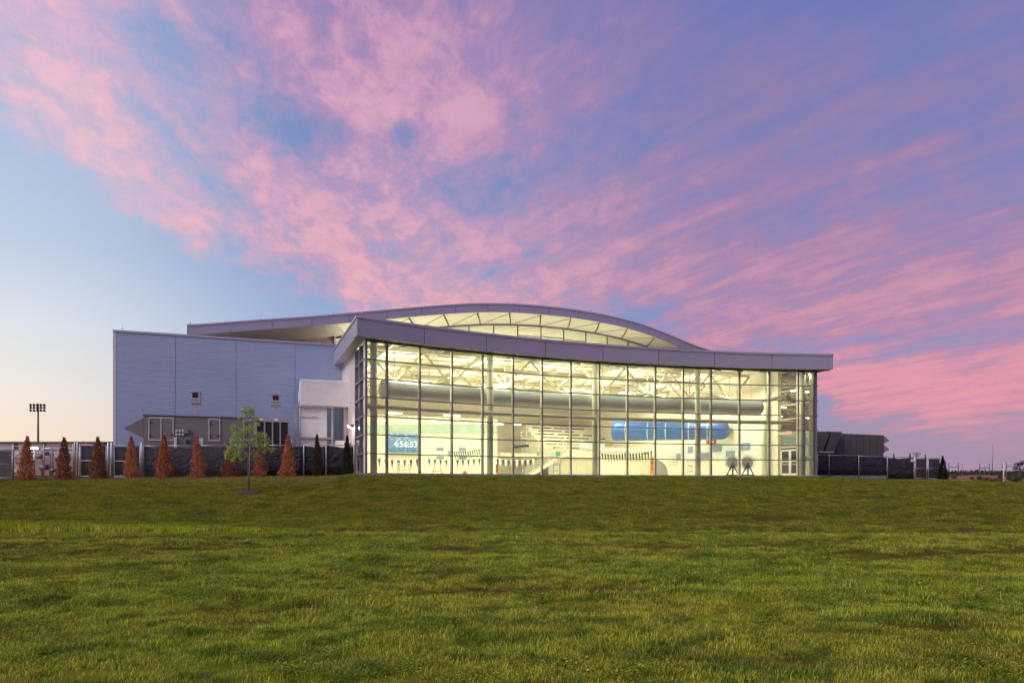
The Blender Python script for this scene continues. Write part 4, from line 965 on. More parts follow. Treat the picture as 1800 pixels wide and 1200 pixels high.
for j in range(2):
    for i_ in range(3):
        x = 308 + i_ * 5.6; y = 757 + j * 6.5; wbox(MB(), x, x + 4.4, 4.0, 4.18, wz(y + 2.5, x, 4), wz(y - 2.5, x, 4)).build('gauge', M_galv, ah)
        c = onw(x + 2.2, 4.19); MB().tube([(c.x, c.y, wz(y, x, 4.2)), (c.x + bn.x * .03, c.y + bn.y * .03, wz(y, x, 4.2))], .075, 12).build('dial', M_trimw, ah)
wbox(MB(), 323.5, 331, 4.0, 4.3, wz(762, 327, 4), wz(754, 327, 4)).build('box', M_ahu, ah)
# cabinets standing before the unit
for x0, x1, y0, o, m_, lb in ((304, 337, 768, 5.0, M_ahu, 'low dark grey electrical cabinet with a lever beside the gauges'), (347, 357, 770, 4.8, M_trimw, 'small white electrical box on a stand before the air unit'), (306, 311, 768.5, 5.15, M_trimw, 'narrow white junction box at the left of the dark cabinet')):
    t = thing('electrical_cabinet', (onw(x0, o).x, onw(x0, o).y, GA), lb, 'cabinet')
    wbox(MB(), x0, x1, o - .5, o, GA, wz(y0, x0, o)).build('body', m_, t, bevel=.015)
    wbox(MB(), x0 + .5, x1 - .5, o + .002, o + .03, 1.4, wz(y0 + 1.5, x0, o)).build('door', m_, t)
    if x1 - x0 > 20:
        for xx in (327, 331.5): wbox(MB(), xx, xx + 1.6, o + .03, o + .15, wz(779, xx, o), wz(773, xx, o)).build('lever', M_black, t)
# exhaust flues standing on the unit
for x, y0, y1, yp, lb in ((343.5, 688.5, 708.5, 731, 'grey boxed exhaust flue nearer the left corner of the blue wall'), (485, 693.5, 712.5, 738, 'grey boxed exhaust flue nearer the silver duct')):
    o = 3.4; c = onw(x, o); t = thing('exhaust_flue', (c.x, c.y, wz(yp, x, o)), lb, 'flue', 'exhaust flues')
    wbox(MB(), x - 3, x + 3, o - .3, o, wz(yp, x, o), wz(y1 - 1, x, o)).build('stack', M_galv, t)
    hd = wbox(MB(), x - 8.2, x + 8.2, o - .7, o + .1, wz(y1, x, o), wz(y0, x, o)).build('head', M_galv, t)
    wbox(MB(), x - 5.5, x + 4.5, o + .1, o + .13, wz(y1 - 9, x, o), wz(y0 + 2, x, o)).build('opening', M_black, hd)
    f = MB(); wbox(f, x - 8.6, x + 8.6, o - .75, o + .16, wz(y0, x, o) + .002, wz(y0, x, o) + .05); wbox(f, x - 8.6, x + 8.6, o - .75, o + .16, wz(y1 - 7.5, x, o) - .02, wz(y1 - 7.5, x, o) + .03); f.build('lip', M_trimw, hd)
# chiller
o = 4.2; p = onw(450, o)
ch = thing('chiller', (p.x, p.y, GA), 'grey chiller with four dark coil bays and roof fans', 'chiller')
xs4 = [450, 464.5, 478.5, 492, 506.5]
wbox(MB(), 450, 506.5, o - 2.2, o - .12, GA, wz(738, 470, o)).build('body', M_ahu, ch)
wbox(MB(), 449, 507.5, o - 2.3, o, wz(741, 470, o), wz(737.5, 470, o)).build('top', M_galv, ch)
for i in range(4):
    wbox(MB(), xs4[i] + 2, xs4[i + 1] - 1.5, o - .11, o - .05, 1.9, wz(742, 470, o)).build('coil', M_black, ch)
    wbox(MB(), xs4[i] - .6, xs4[i] + 1.7, o - .1, o, GA, wz(741.2, 470, o)).build('post', M_galv, ch)
for i in range(2):
    c = onw(464 + i * 27, o - 1.1); z = wz(737.4, 470, o); MB().tube([(c.x, c.y, z), (c.x, c.y, z + .1), (c.x, c.y, z + .16)], [.45, .45, .38], 16).build('fan', M_galv, ch)
# silver duct elbow with steel frame
o = 3.2; p = onw(528, o)
du = thing('silver_duct', (p.x, p.y, GA), 'large silver clad duct elbow entering the white wall', 'duct')
zA0, zA1 = wz(713.5, 560, o), wz(666.5, 545, o)
wbox(MB(), 527.5, 617, o - 2.2, o, zA0, zA1).build('horizontal_run', M_silver, du, bevel=.03)
wbox(MB(), 525.5, 527.2, o - 2.1, o - .1, zA0 + .3, zA1 - .8).build('flange', M_silver, du)
wbox(MB(), 527.8, 575, o - 2.1, o - .05, GA, zA0 - .004).build('vertical_run', M_silver, du, bevel=.03)
wbox(MB(), 529, 560, o - .048, o + .01, wz(733.5, 545, o), wz(732.5, 545, o)).build('seam', M_galv, du)
for x in (520, 584): wbox(MB(), x - 1.8, x + 1.8, o - .1, o + .15, GA, zA0 - .03).build('frame_post', M_galv, du)
wbox(MB(), 516, 518.5, o - 2.2, o - 2.0, GA, zA0 - .1).build('frame_post', M_galv, du)
for y in (714.8, 769.5): wbox(MB(), 518, 586, o - .04, o + .18, wz(y + 1.8, 550, o), wz(y - 1, 550, o)).build('frame_rail', M_galv, du)
for x0, x1, yt, lb in ((590, 616, 774, 'white condenser box behind the fence beside the white wall'), (506, 514, 773, 'small white tank behind the fence left of the silver duct')):
    o2 = 4.6; c = onw(x0, o2); t = thing('condenser', (c.x, c.y, GA), lb, 'condenser')
    wbox(MB(), x0, x1, o2 - .8, o2, GA, wz(yt, x0, o2)).build('body', M_trimw, t, bevel=.03)
    wbox(MB(), x0 + 1, x1 - 1, o2 + .002, o2 + .02, 1.2, wz(yt + 2, x0, o2)).build('grille', M_silver, t)
# pilaster of the white wall below the duct
part('wall_pilaster', hbox(MB(), -.30, -.03, 7.6, 8.8, .3, 6.2), M_whitewall)
# wall lamp
lp = Vector(ab3(-.03, 4.7, zof(748, ab(0, 4.7)[1])))
t = thing('wall_lamp', lp, 'small twin headed wall lamp glowing on the white wall', 'lamp')
MB().box(tuple(lp + Vector((-.10, 0, 0))), (.22, .2, .14)).build('bracket', M_black, t)
for s_ in (-1, 1):
    MB().tube([lp + Vector((-.18, .22 * s_, .04)), lp + Vector((-.30, .30 * s_, -.06))], [.06, .10], 10).build('head', M_galv, t)
    MB().tube([lp + Vector((-.305, .303 * s_, -.064)), lp + Vector((-.32, .315 * s_, -.075))], .085, 10).build('bulb', emitmat('bulb%d' % s_, (1, .82, .55), 25), t)
pl = bpy.data.lights.new('glow', 'POINT'); pl.energy = 30; pl.color = (1, .8, .55); pl.shadow_soft_size = .1
o_ = bpy.data.objects.new('glow', pl); COL.objects.link(o_); o_.parent = t; o_.location = (-.42, -.05, -.15)

# ------------------------------------------------------------------ fences
def screenmat2():
    m = bpy.data.materials.new('privacy_screen'); m.use_nodes = True; t = NT(m.node_tree); p = t.n['Principled BSDF']
    tcn = t.new('ShaderNodeTexCoord'); o = tcn.outputs['Object']
    n1 = t.noise(t.vmul(o, (.8, .8, 1.4)), 1.8, 4, .5, 1.2)
    t.put(p.inputs['Base Color'], t.mix(t.sstep(n1, .3, .75), (.020, .018, .026, 1), (.038, .034, .048, 1))); p.inputs['Roughness'].default_value = .7
    b = t.new('ShaderNodeBump'); b.inputs['Strength'].default_value = .9; b.inputs['Distance'].default_value = .25; t.put(b.inputs['Height'], n1); t.l.new(b.outputs[0], p.inputs['Normal']); return m
M_scr = screenmat2(); M_wire = mat('wire_galv', (.34, .33, .37), .5, .5, .05)
def bay(t, p, q, zb, zt, screen=True, mesh=True, sag=True, band=False):
    p, q = Vector(p), Vector(q); d = (q - p); Lg = d.length; d = d / Lg; n = Vector((d.y, -d.x)); U3 = lambda s_, z, o: (p.x + d.x * s_ + n.x * o, p.y + d.y * s_ + n.y * o, z)
    zb_, zt_ = zb, zt
    if screen:
        mb = MB(); m_ = 10; vs_ = []; fs_ = []; z0 = zb_ + (.34 if band else .04)
        for i in range(m_ + 1):
            s_ = .05 + (Lg - .1) * i / m_; dip = .10 * math.sin(math.pi * i / m_) * rnd.uniform(.3, 1.2) if sag else 0
            for k in range(4):
                f = k / 3; vs_.append(U3(s_, z0 + (zt_ - .06 - dip - z0) * f, -.05 + (.03 * math.sin(i * 1.7 + k * 2.1) if 0 < k < 3 else 0)))
        for i in range(m_):
            for k in range(3): fs_.append((i * 4 + k, (i + 1) * 4 + k, (i + 1) * 4 + k + 1, i * 4 + k + 1))
        mb.add(vs_, fs_); mb.smooth = True; so_ = mb.build('privacy_screen', M_scr, t)
        sm = so_.modifiers.new('thick', 'SOLIDIFY'); sm.thickness = .008
        if band: MB().obox(U3(.05, zb_ + .0, -.055), (d.x * (Lg - .1), d.y * (Lg - .1), 0), (-n.x * .01, -n.y * .01, 0), (0, 0, .33)).build('bottom_band', mat('band_grey', (.30, .29, .36), .7, 0, .2, 2), t)
    if mesh:
        mb = MB(); H = zt_ - .03 - zb_ - .05; sp_ = .16; r_ = .004; z0 = zb_ + .05
        s_ = -H
        while s_ < Lg:
            for sg in (1, -1):
                s0, s1 = s_, s_ + H; f0 = max(0, -s0) / H; f1 = min(1, (Lg - s0) / H)
                if f1 <= f0: continue
                za, zc = (z0 + H * f0, z0 + H * f1) if sg > 0 else (z0 + H * (1 - f0), z0 + H * (1 - f1))
                a_, b_ = Vector(U3(s0 + H * f0, za, .01 * sg)), Vector(U3(s0 + H * f1, zc, .01 * sg))
                nn = (b_ - a_).normalized().cross(Vector((n.x, n.y, 0))) * r_
                mb.add([a_ - nn, a_ + nn, b_ + nn, b_ - nn], [(0, 1, 2, 3)])
            s_ += sp_
        mb.build('chain_link', M_wire, t, kind='stuff')
    MB().tube([U3(0, zt_, 0), U3(Lg, zt_, 0)], .03, 8).build('top_rail', M_galv, t)
def post(t, p, zb, zt, r=.045):
    o = MB().tube([(p[0], p[1], zb - .3), (p[0], p[1], zt + .06), (p[0], p[1], zt + .10)], [r, r, r * .3], 10).build('post', M_galv, t); return o
FA, FB = Vector((-25.0, 43.4)), Vector((-11.05, 47.6))
def fz(q): return gz(q.x, q.y)
p0 = on_line(252, FA, FB)
t = thing('chain_link_fence', (p0.x, p0.y, fz(p0)), 'chain link fence with black privacy screen along the blue wall', 'fence')
fx = [252, 290, 349, 405, 458, 534, 573.5, 622.5]
for i in range(len(fx) - 1):
    p, q = on_line(fx[i], FA, FB), on_line(fx[i + 1], FA, FB); bay(t, p, q, (fz(p) + fz(q)) / 2 + .03, (zof(783.5 - (fx[i] - 252) * .004, p.y) + zof(783.5 - (fx[i + 1] - 252) * .004, q.y)) / 2, True, fx[i] < 420)
for x in fx: p = on_line(x, FA, FB); post(t, p, fz(p), zof(783.5, p.y))
# gates and open bays left of it
def gate(x0, x1, A, B, ytop, label, cat='gate', screen=True, leaf=True):
    p, q = on_line(x0, A, B), on_line(x1, A, B); zb, zt = (fz(p) + fz(q)) / 2 + .1, zof(ytop, p.y)
    t = thing('chain_link_gate', (p.x, p.y, zb), label, cat, 'chain link gates')
    bay(t, p, q, zb, zt, screen, True, False)
    for s_, xx in ((p, x0), (q, x1)): MB().tube([(s_.x, s_.y, zb - .08), (s_.x, s_.y, zt + .02)], .035, 8).build('upright', M_galv, t)
    for z in (zb + .03, (zb + zt) / 2): MB().tube([(p.x, p.y, z), (q.x, q.y, z)], .03, 8).build('cross_rail', M_galv, t)
    return t
GAe, GBe = Vector((-25.0, 43.4)), Vector((-11.05, 47.6))
gate(140.5, 187, FA, FB, 781.5, 'wide screened gate behind the third dead shrub')
gate(199.5, 246, FA, FB, 783, 'screened gate with visible wire diamonds beside the corner of the blue wall')
gt = thing('gate_post', (on_line(134, FA, FB).x, on_line(134, FA, FB).y, .4), 'pair of steel gate posts left of the wide screened gate', 'post', 'gate posts')
for x in (131.5, 136): p = on_line(x, FA, FB); post(gt, p, fz(p), zof(779, p.y), .05)
for k, (x, lb) in enumerate(((190.5, 'thick steel gate post just left of the blue wall corner'), (196.5, 'steel gate post exactly at the blue wall corner'), (249, 'thick steel post where the screened fence begins'))):
    p = on_line(x, FA, FB); g_ = thing('gate_post', (p.x, p.y, fz(p)), lb, 'post', 'gate posts'); post(g_, p, fz(p), zof(779.5, p.y), .07)
p, q = on_line(22, FA, FB), on_line(130, FA, FB)
t = thing('rail_fence', (p.x, p.y, fz(p)), 'open steel rail fence with two thin top rails at far left', 'fence')
for y in (784, 790.5): MB().tube([(p.x, p.y, zof(y, p.y)), (q.x, q.y, zof(y, q.y))], .022, 6).build('rail', M_galv, t)
for x in (23.5, 77, 129): s_ = on_line(x, FA, FB); post(t, s_, fz(s_), zof(783, s_.y))
gate(-20, 22, FA + Vector((0, -1)), FB + Vector((0, -1)), 790, 'grey wire gate leaf cut off by the left edge of the picture', 'gate', False)
sA, sB = on_line(-20, FA, FB), on_line(21, FA, FB)
MB().strip([sA, sB], [sA + Vector((0, .02)), sB + Vector((0, .02))], .5, zof(792, sA.y)).build('wind_screen', mat('screen_grey', (.10, .095, .09), .8, 0, .2, 4), None, 'grey mesh wind screen behind the cut off gate leaf', 'screen', loc=(sA.x, sA.y, .5))
# fence on the right
RA, RBb = Vector(at(1437, 0, 63.8)[:2]), Vector(at(1608, 0, 66.0)[:2]); RC = Vector(at(1655, 0, 66.6)[:2])
t = thing('chain_link_fence', (RA.x, RA.y, gz(RA.x, RA.y)), 'black screened fence with steel posts right of the glass hall', 'fence')
fx = [1437, 1457.5, 1509.5, 1560, 1607]
for i in range(4):
    p, q = on_line(fx[i], RA, RBb), on_line(fx[i + 1], RA, RBb); yt = lambda x: 799 + (x - 1437) * .0275
    bay(t, p, q, (gz(*p) + gz(*q)) / 2, (zof(yt(fx[i]), p.y) + zof(yt(fx[i + 1]), q.y)) / 2, True, False, True, i < 3)
for x in fx: p = on_line(x, RA, RBb); post(t, p, gz(*p), zof(799 + (x - 1437) * .0275, p.y))
for x0, x1, lb in ((1610, 1629, 'left leaf of the double gate at the end of the right fence'), (1632, 1653, 'right leaf of the double gate at the end of the right fence')):
    g_ = gate(x0, x1, RBb, RC, 805, lb)
for x, lb in ((1608.5, 'steel post hinging the double gate to the right fence'), (1654.5, 'end post of the double gate beside the dark conifer')):
    p = on_line(x, RBb, RC); g_ = thing('gate_post', (p.x, p.y, gz(*p)), lb, 'post', 'right gate posts'); post(g_, p, gz(*p), zof(803.5, p.y), .10)
p = on_line(1603, RA, RBb); MB().box((p.x, p.y - .12, zof(809, p.y)), (.36, .04, .26)).build('fence_sign', M_trimw, None, 'small white sign wired to the right fence near the gate', 'sign', loc=(p.x, p.y, zof(809, p.y)))

# ------------------------------------------------------------------ mechanical unit, right
D0 = 69.0
def rp(x, y, dd=0.0): return Vector(at(x, y, D0 + dd))
t = thing('ventilation_unit', rp(1500, 842), 'dark ribbed ventilation unit with slanted hoods behind the right fence', 'ventilation unit')
def poly3(name, pts, dd, m, parent=t):
    A = [Vector(at(x, y, D0)) for x, y in pts]; B = [a + Vector((0, dd, 0)) for a in A]; n = len(A)
    return MB().add(A + B, [tuple(range(n)), tuple(range(n, 2 * n))[::-1]] + [(i, (i + 1) % n, n + (i + 1) % n, n + i) for i in range(n)]).build(name, m, parent)
poly3('casing', [(1424, 762), (1470, 761.5), (1553, 764.5), (1553, 838), (1424, 838)], 3, M_ahud)
for i in range(7):
    x0 = 1470.5 + i * 11.8; y0 = 760.8 + i * .55
    poly3('rib_panel', [(x0, y0), (x0 + 11.2, y0 + 1.6), (x0 + 11.2, 802), (x0, 802)], 3.0, M_ahud).location.y -= .06
f = poly3('intake_hood', [(1452, 760), (1470, 760.5), (1457, 794), (1441, 794)], 1.2, M_ahud); f.location.y -= 1.25
f2 = poly3('intake_hood', [(1424, 760), (1450.5, 759.5), (1437, 794), (1424, 794)], 1.2, M_ahud); f2.location.y -= 1.2
f3 = poly3('hood_sill', [(1430, 794.3), (1455, 794.3), (1455, 796.3), (1430, 796.3)], 1.3, M_galv); f3.location.y -= 1.3
for y0 in (765, 780.5):
    poly3('outlet_hood', [(1553.3, y0), (1563.5, y0 + 9.5), (1553.3, y0 + 15)], 2.8, M_ahu)
# ------------------------------------------------------------------ lightning rods
def rod(p, h, label): 
    MB().tube([p, Vector(p) + UZ * h * .35, Vector(p) + UZ * h], [.025, .018, .008], 5).build('lightning_rod', M_galv, None, label, 'rod', 'lightning rods', loc=tuple(p))
q = onw(212, 0); rod((q.x, q.y + .2, 11.08), .55, 'thin lightning rod at the left end of the blue wall top')
for x, lb in ((335, 'at the left end of the upper roof'), (459, 'on the straight part of the upper roof'), (586, 'on the upper roof before the corner'), (710, 'where the upper roof begins to swell'), (826, 'at the crown of the upper roof'), (937, 'right of the crown of the upper roof'), (1038, 'on the falling part of the upper roof'), (1131, 'low on the falling part of the upper roof')):
    a = a_at(x, B_UP + .1); rod(ab3(a, B_UP + .1, upz(a)), .6, 'thin lightning rod ' + lb)
for x, h, lb in ((632, .75, 'at the sharp corner of the canopy'), (1184, .6, 'on the canopy below the falling roof'), (1316, .6, 'on the canopy toward its right end'), (1450, .55, 'at the right end of the canopy')):
    p = Fp(x, .4); rod((p.x, p.y, ZFT), h, 'thin lightning rod ' + lb)
# ------------------------------------------------------------------ far left: long low building, lights, pipes
Df = 92.0
def fl(x, y, D=Df): return Vector(at(x, y, D))
t = thing('long_building', fl(0, 836), 'long low pinkish building with a brick base beyond the fence', 'building')
MB().obox(fl(-420, 803), fl(240, 803) - fl(-420, 803), (0, 12, 0), (0, 0, fl(0, 778).z - fl(0, 803).z)).build('upper_wall', mat('pink_white_wall', (.56, .47, .46), .8, 0, .05), t)
MB().obox(fl(-420, 836) + Vector((0, .05, 0)), fl(240, 836) - fl(-420, 836), (0, 11, 0), (0, 0, fl(0, 803.05).z - fl(0, 836).z)).build('brick_base', mat('pink_brick', (.40, .24, .20), .85, 0, .12, 6), t)
MB().obox(fl(-420, 778) - Vector((0, .3, 0)), fl(240, 778) - fl(-420, 778), (0, 12.6, 0), (0, 0, .16)).build('roof_edge', mat('roof_brown', (.20, .15, .12), .7), t)
for y in (783, 791, 797): MB().obox(fl(-420, y) - Vector((0, .06, 0)), fl(240, y) - fl(-420, y), (0, .05, 0), (0, 0, .07)).build('wall_band', mat('band_pale', (.66, .58, .58), .8), t)
for x in (-80, -28, 25, 74.5, 130, 182):
    for r_, (y0, y1) in enumerate(((777.8, 782.5), (784.5, 790))):
        for dxx in (0, 3.6): MB().obox(fl(x + dxx, y1) - Vector((0, .10, 0)), (.21, 0, 0), (0, .09, 0), (0, 0, fl(0, y0).z - fl(0, y1).z)).build('window', M_ahud, t)
MB().obox(fl(20, 830) - Vector((0, .1, 0)), (fl(52, 830) - fl(20, 830)), (0, .05, 0), (0, 0, 1.2)).build('door', mat('door_pale', (.6, .58, .6), .6), t)
MB().obox(fl(28, 798) - Vector((0, .12, 0)), (fl(35, 798) - fl(28, 798)), (0, .05, 0), (0, 0, .35)).build('wall_sign', M_trimw, t)
# floodlight mast
D = 128; b0 = Vector(at(67, 836, D)); t = thing('floodlight_mast', b0, 'tall sports floodlight mast with three rows of lamps', 'floodlight')
M_dk = mat('mast_dark', (.05, .045, .045), .5)
top = Vector(at(67, 709, D)); MB().tube([b0, top], [.22, .13], 10).build('mast', M_dk, t)
for r_, y in enumerate((711, 715.5, 720.5)):
    MB().bar(at(54, y + 1.2, D), at(81, y + 1.2, D), .12).build('crossarm', M_dk, t)
    for k in range(5):
        x = 55.5 + k * 6.0; c = Vector(at(x, y, D)); MB().tube([c + Vector((-.22, -.1, .16)), c + Vector((.06, -.35, -.06)), c + Vector((.2, -.5, -.16))], [.08, .18, .22], 10).build('lamp_head', M_dk, t)
# small lit lamp post
D = 60; b0 = Vector(at(60, 832, D)); t = thing('lamp_post', b0, 'short lamp post with a glaring lit head behind the first dead shrubs', 'lamp post')
MB().tube([b0, at(60, 789.5, D)], .06, 8).build('pole', M_galv, t); MB().box(at(62, 788.6, D), (.75, .3, .1)).build('head', M_galv, t)
MB().box(tuple(Vector(at(62, 787.6, D)) + Vector((0, -.2, 0))), (.6, .12, .12)).build('lens', emitmat('lens_lit', (1, .92, .70), 22), t)
MB().tube([at(61.5, 788.6, D), at(66, 788.6, D)], .04, 6).build('arm', M_galv, t)
# backflow pipework
D = 46.5; t = thing('pipework', at(85, 838, D), 'grey bent water pipes with valves between the first dead shrubs', 'pipes')
def pp(*a): return [at(x, y, D) for x, y in a]
MB().tube(pp((92, 838), (92, 792), (90.5, 789.5), (88, 788.5), (78, 788.5), (75.5, 789.5), (74, 792), (74, 838)), .09, 10).build('main_pipe', M_galv, t)
MB().tube(pp((88, 838), (88, 800), (85, 795), (80, 794)), .07, 8).build('pipe', M_galv, t)
for x, y, s_ in ((72, 802, .2), (79, 821, .24), (82, 797, .18), (95, 826, .16)): MB().tube([Vector(at(x, y, D)) - Vector((s_, .1, 0)), Vector(at(x, y, D)) + Vector((s_, -.1, 0))], s_ * .8, 10).build('valve', mat('valve_dark', (.18, .18, .2), .5, .3), t)
# walks and mulch at the far left
MB().prism([(-34.5, 42.9), (-25.2, 44.1), (-25.4, 45.4), (-36, 45.2)], .40, .535).build('concrete_walk', M_concrete, None, 'pale concrete walk at the left end of the fence', 'walk', None, 'structure')
MB().prism([(-40, 41.6), (-26, 43.0), (-26, 43.5), (-40, 42.7)], .33, .485).build('mulch_bed', mat('mulch', (.10, .06, .032), .95, 0, .3, 8, .8, 20), None, 'dark mulch strip at the left end of the lawn', 'mulch', None, 'structure')
MB().prism([(-33, 46.5), (-14, 52.0), (-14.5, 53.2), (-29, 48.9), (-33, 50)], .30, .49).build('equipment_pad', M_concrete, None, 'concrete pad under the air units', 'pad', None, 'structure')

# ------------------------------------------------------------------ plants
def leafmat(name, cols, rough=.6, trans=.25, scale=7):
    m = bpy.data.materials.new(name); m.use_nodes = True; t = NT(m.node_tree); p = t.n['Principled BSDF']
    geo = t.new('ShaderNodeNewGeometry')
    n1 = t.noise(geo.outputs['Position'], scale, 3, .6)
    c = t.mix(t.sstep(n1, .3, .7), cols[0] + (1,), cols[1] + (1,))
    c = t.mix(t.sstep(geo.outputs['Random Per Island'], .7, 1.0), c, cols[2] + (1,))
    t.put(p.inputs['Base Color'], c); p.inputs['Roughness'].default_value = rough; p.inputs['Specular IOR Level'].default_value = .25
    tr = t.new('ShaderNodeBsdfTranslucent'); t.put(tr.inputs[0], c); mx = t.new('ShaderNodeMixShader'); mx.inputs[0].default_value = trans
    t.l.new(p.outputs[0], mx.inputs[1]); t.l.new(tr.outputs[0], mx.inputs[2]); t.l.new(mx.outputs[0], t.n['Material Output'].inputs[0]); return m
M_dead = leafmat('dead_foliage', ((.54, .21, .11), (.36, .13, .07), (.68, .32, .18)))
M_dead3 = leafmat('dead_foliage_dark', ((.36, .14, .08), (.22, .085, .05), (.50, .24, .13)))
M_dead4 = leafmat('dead_foliage_orange', ((.62, .27, .14), (.42, .16, .08), (.74, .38, .22)))
M_dead2 = leafmat('half_dead_foliage', ((.30, .13, .065), (.18, .09, .04), (.13, .15, .045)))
M_grn = leafmat('evergreen_foliage', ((.035, .055, .02), (.02, .035, .014), (.09, .06, .03)))
M_grn2 = leafmat('evergreen_browning', ((.06, .06, .022), (.025, .04, .016), (.22, .085, .045)))
M_blk = leafmat('dark_conifer', ((.012, .018, .01), (.008, .012, .008), (.02, .03, .012)))
M_leaf = leafmat('young_leaves', ((.46, .58, .17), (.32, .44, .11), (.68, .72, .40)), .5, .5)
M_tree = leafmat('far_leaves', ((.05, .08, .03), (.03, .05, .02), (.10, .13, .06)))
M_bush = leafmat('bush_leaves', ((.09, .17, .03), (.04, .08, .02), (.14, .22, .06)))
M_bark = mat('bark', (.17, .13, .11), .9, 0, .2, 9, .6, 30)
def arb_mesh(seed, n=2600, lobes=1, hgt=1.0):
    """unit arborvitae: height 1, half width about .2; feathery upright sprays"""
    r = random.Random(seed); vs = []; fs = []
    spires = [(0, 0, 1.0, 1.0)] + [(r.uniform(.05, .1) * s_, r.uniform(-.05, .05), r.uniform(.72, .95), .62) for s_ in ((-1, 1)[:lobes])]
    ph = r.random() * 6
    for k in range(n):
        sx, sy, sh, sw = spires[0] if r.random() < .7 else r.choice(spires)
        f = r.random() ** 1.25; z = f * sh
        prof = (.235 * (1 - f ** 1.5) ** .85 * (1 - .18 * f) * min(1, .86 + f * 1.5)) * sw if f < .97 else .012
        an = r.random() * 6.283; bump_ = 1 + .48 * math.sin(an * 3 + z * 15 + ph) * (.5 + .5 * math.sin(z * 31 + an)) + .2 * math.sin(an * 7 + z * 40)
        q = prof * bump_ * r.uniform(.25, 1.0) ** .55 * 1.05; x, y = sx * (1 - f * .3) + q * math.cos(an), sy + q * math.sin(an)
        L_ = r.uniform(.03, .085); w_ = r.uniform(.009, .018); tl = r.uniform(.25, .9)
        dx_, dy_, dz_ = math.cos(an) * tl, math.sin(an) * tl, 1.0; nn = math.sqrt(tl * tl + 1); dx_, dy_, dz_ = dx_ / nn * L_, dy_ / nn * L_, dz_ / nn * L_
        a2 = r.random() * 6.283; px, py = math.cos(a2) * w_, math.sin(a2) * w_; i0 = len(vs)
        vs += [(x, y, z), (x + dx_ * .5 + px, y + dy_ * .5 + py, z + dz_ * .5), (x + dx_, y + dy_, z + dz_), (x + dx_ * .5 - px, y + dy_ * .5 - py, z + dz_ * .5)]
        fs.append((i0, i0 + 1, i0 + 2, i0 + 3))
    me = bpy.data.meshes.new('foliage'); me.from_pydata(vs, [], fs); me.update(); return me
trunk_mb = MB().tube([(0, 0, -.02), (0, 0, .3), (0, 0, .8)], [.022, .018, .006], 6)
AM = [(arb_mesh(11, 3000, 1)), (arb_mesh(12, 3000, 2)), (arb_mesh(13, 3000, 0)), (arb_mesh(14, 3000, 2))]
tm = bpy.data.meshes.new('trunk'); tm.from_pydata(trunk_mb.v, [], trunk_mb.f); tm.materials.append(M_bark)
def withmat(me, m): c = me.copy(); c.materials.clear(); c.materials.append(m); return c
def arb(x, yb, yt, hw, me, label, D=None, cat='shrub', grp='conifers planted along the fence'):
    if D is None:
        q = on_line(x, FA + Vector((.3, -1.3)), FB + Vector((.3, -1.3))); D = q.y
    X = (x - CX) * D / FPX; zg = gz(X, D); t = thing('arborvitae', (X, D, zg - .02), label, cat, grp)
    H = zof(yt, D) - zg; Wd = hw * .86 * D / FPX / .25
    sw1, sw2, sw3 = rnd.uniform(-.035, .035), rnd.uniform(-.035, .035), rnd.random() * 6.28
    for nm, m_ in (('foliage', me), ('trunk', tm)):
        o = bpy.data.objects.new(nm, m_); COL.objects.link(o); o.parent = t; o.scale = (Wd, Wd, H); o.rotation_euler = (sw1, sw2, sw3)
for i, (x, yb, yt, hw, k, lb) in enumerate((
    (45, 843, 769, 16, 1, 'rust brown dead arborvitae, first at the far left beside the lamp post'),
    (111.5, 843, 771, 14.5, 0, 'rust brown dead arborvitae right of the bent water pipes'),
    (172.5, 842, 770, 16, 3, 'dark rust dead arborvitae in front of the wide gate'),
    (231, 839, 768, 14.5, 1, 'bright rust dead arborvitae at the left corner of the blue wall'),
    (288, 838.5, 765, 16.5, 2, 'rust dead arborvitae below the double doors of the air unit'),
    (348, 838, 768, 15, 1, 'rust dead arborvitae below the left exhaust flue'),
    (404, 837.5, 775, 15, 3, 'twin tipped rust dead arborvitae directly left of the young tree'),
    (457, 837, 781, 14, 0, 'rust dead arborvitae directly right of the young tree'),
    (506.5, 836, 766, 15, 2, 'slim rust dead arborvitae left of the silver duct'))):
    arb(x, yb, yt, hw, withmat(arb_mesh(100 + i, (3000, 2500, 3300, 2700)[k], (0, 1, 2)[(i * 2 + k) % 3]), (M_dead, M_dead3, M_dead3, M_dead4, M_dead, M_dead4, M_dead3, M_dead, M_dead4)[i]), lb)
arb(559, 834, 766, 11, withmat(AM[2], M_grn2), 'half green half brown arborvitae below the silver duct')
arb(610.5, 834, 768, 11.5, withmat(AM[2], M_grn), 'dark green arborvitae beside the white wall')
arb(1658.5, 843, 802.5, 9.5, withmat(AM[2], M_blk), 'dark conifer at the right end of the black fence', 66.2)
for x, yt, lb in ((1573, 799, 'left'), (1600, 797.5, 'middle'), (1626, 801, 'right')): arb(x, 842, yt, 5, withmat(AM[2], M_blk), '%s one of the conifer tips showing above the right fence' % lb, 74, grp='conifers behind the right fence')
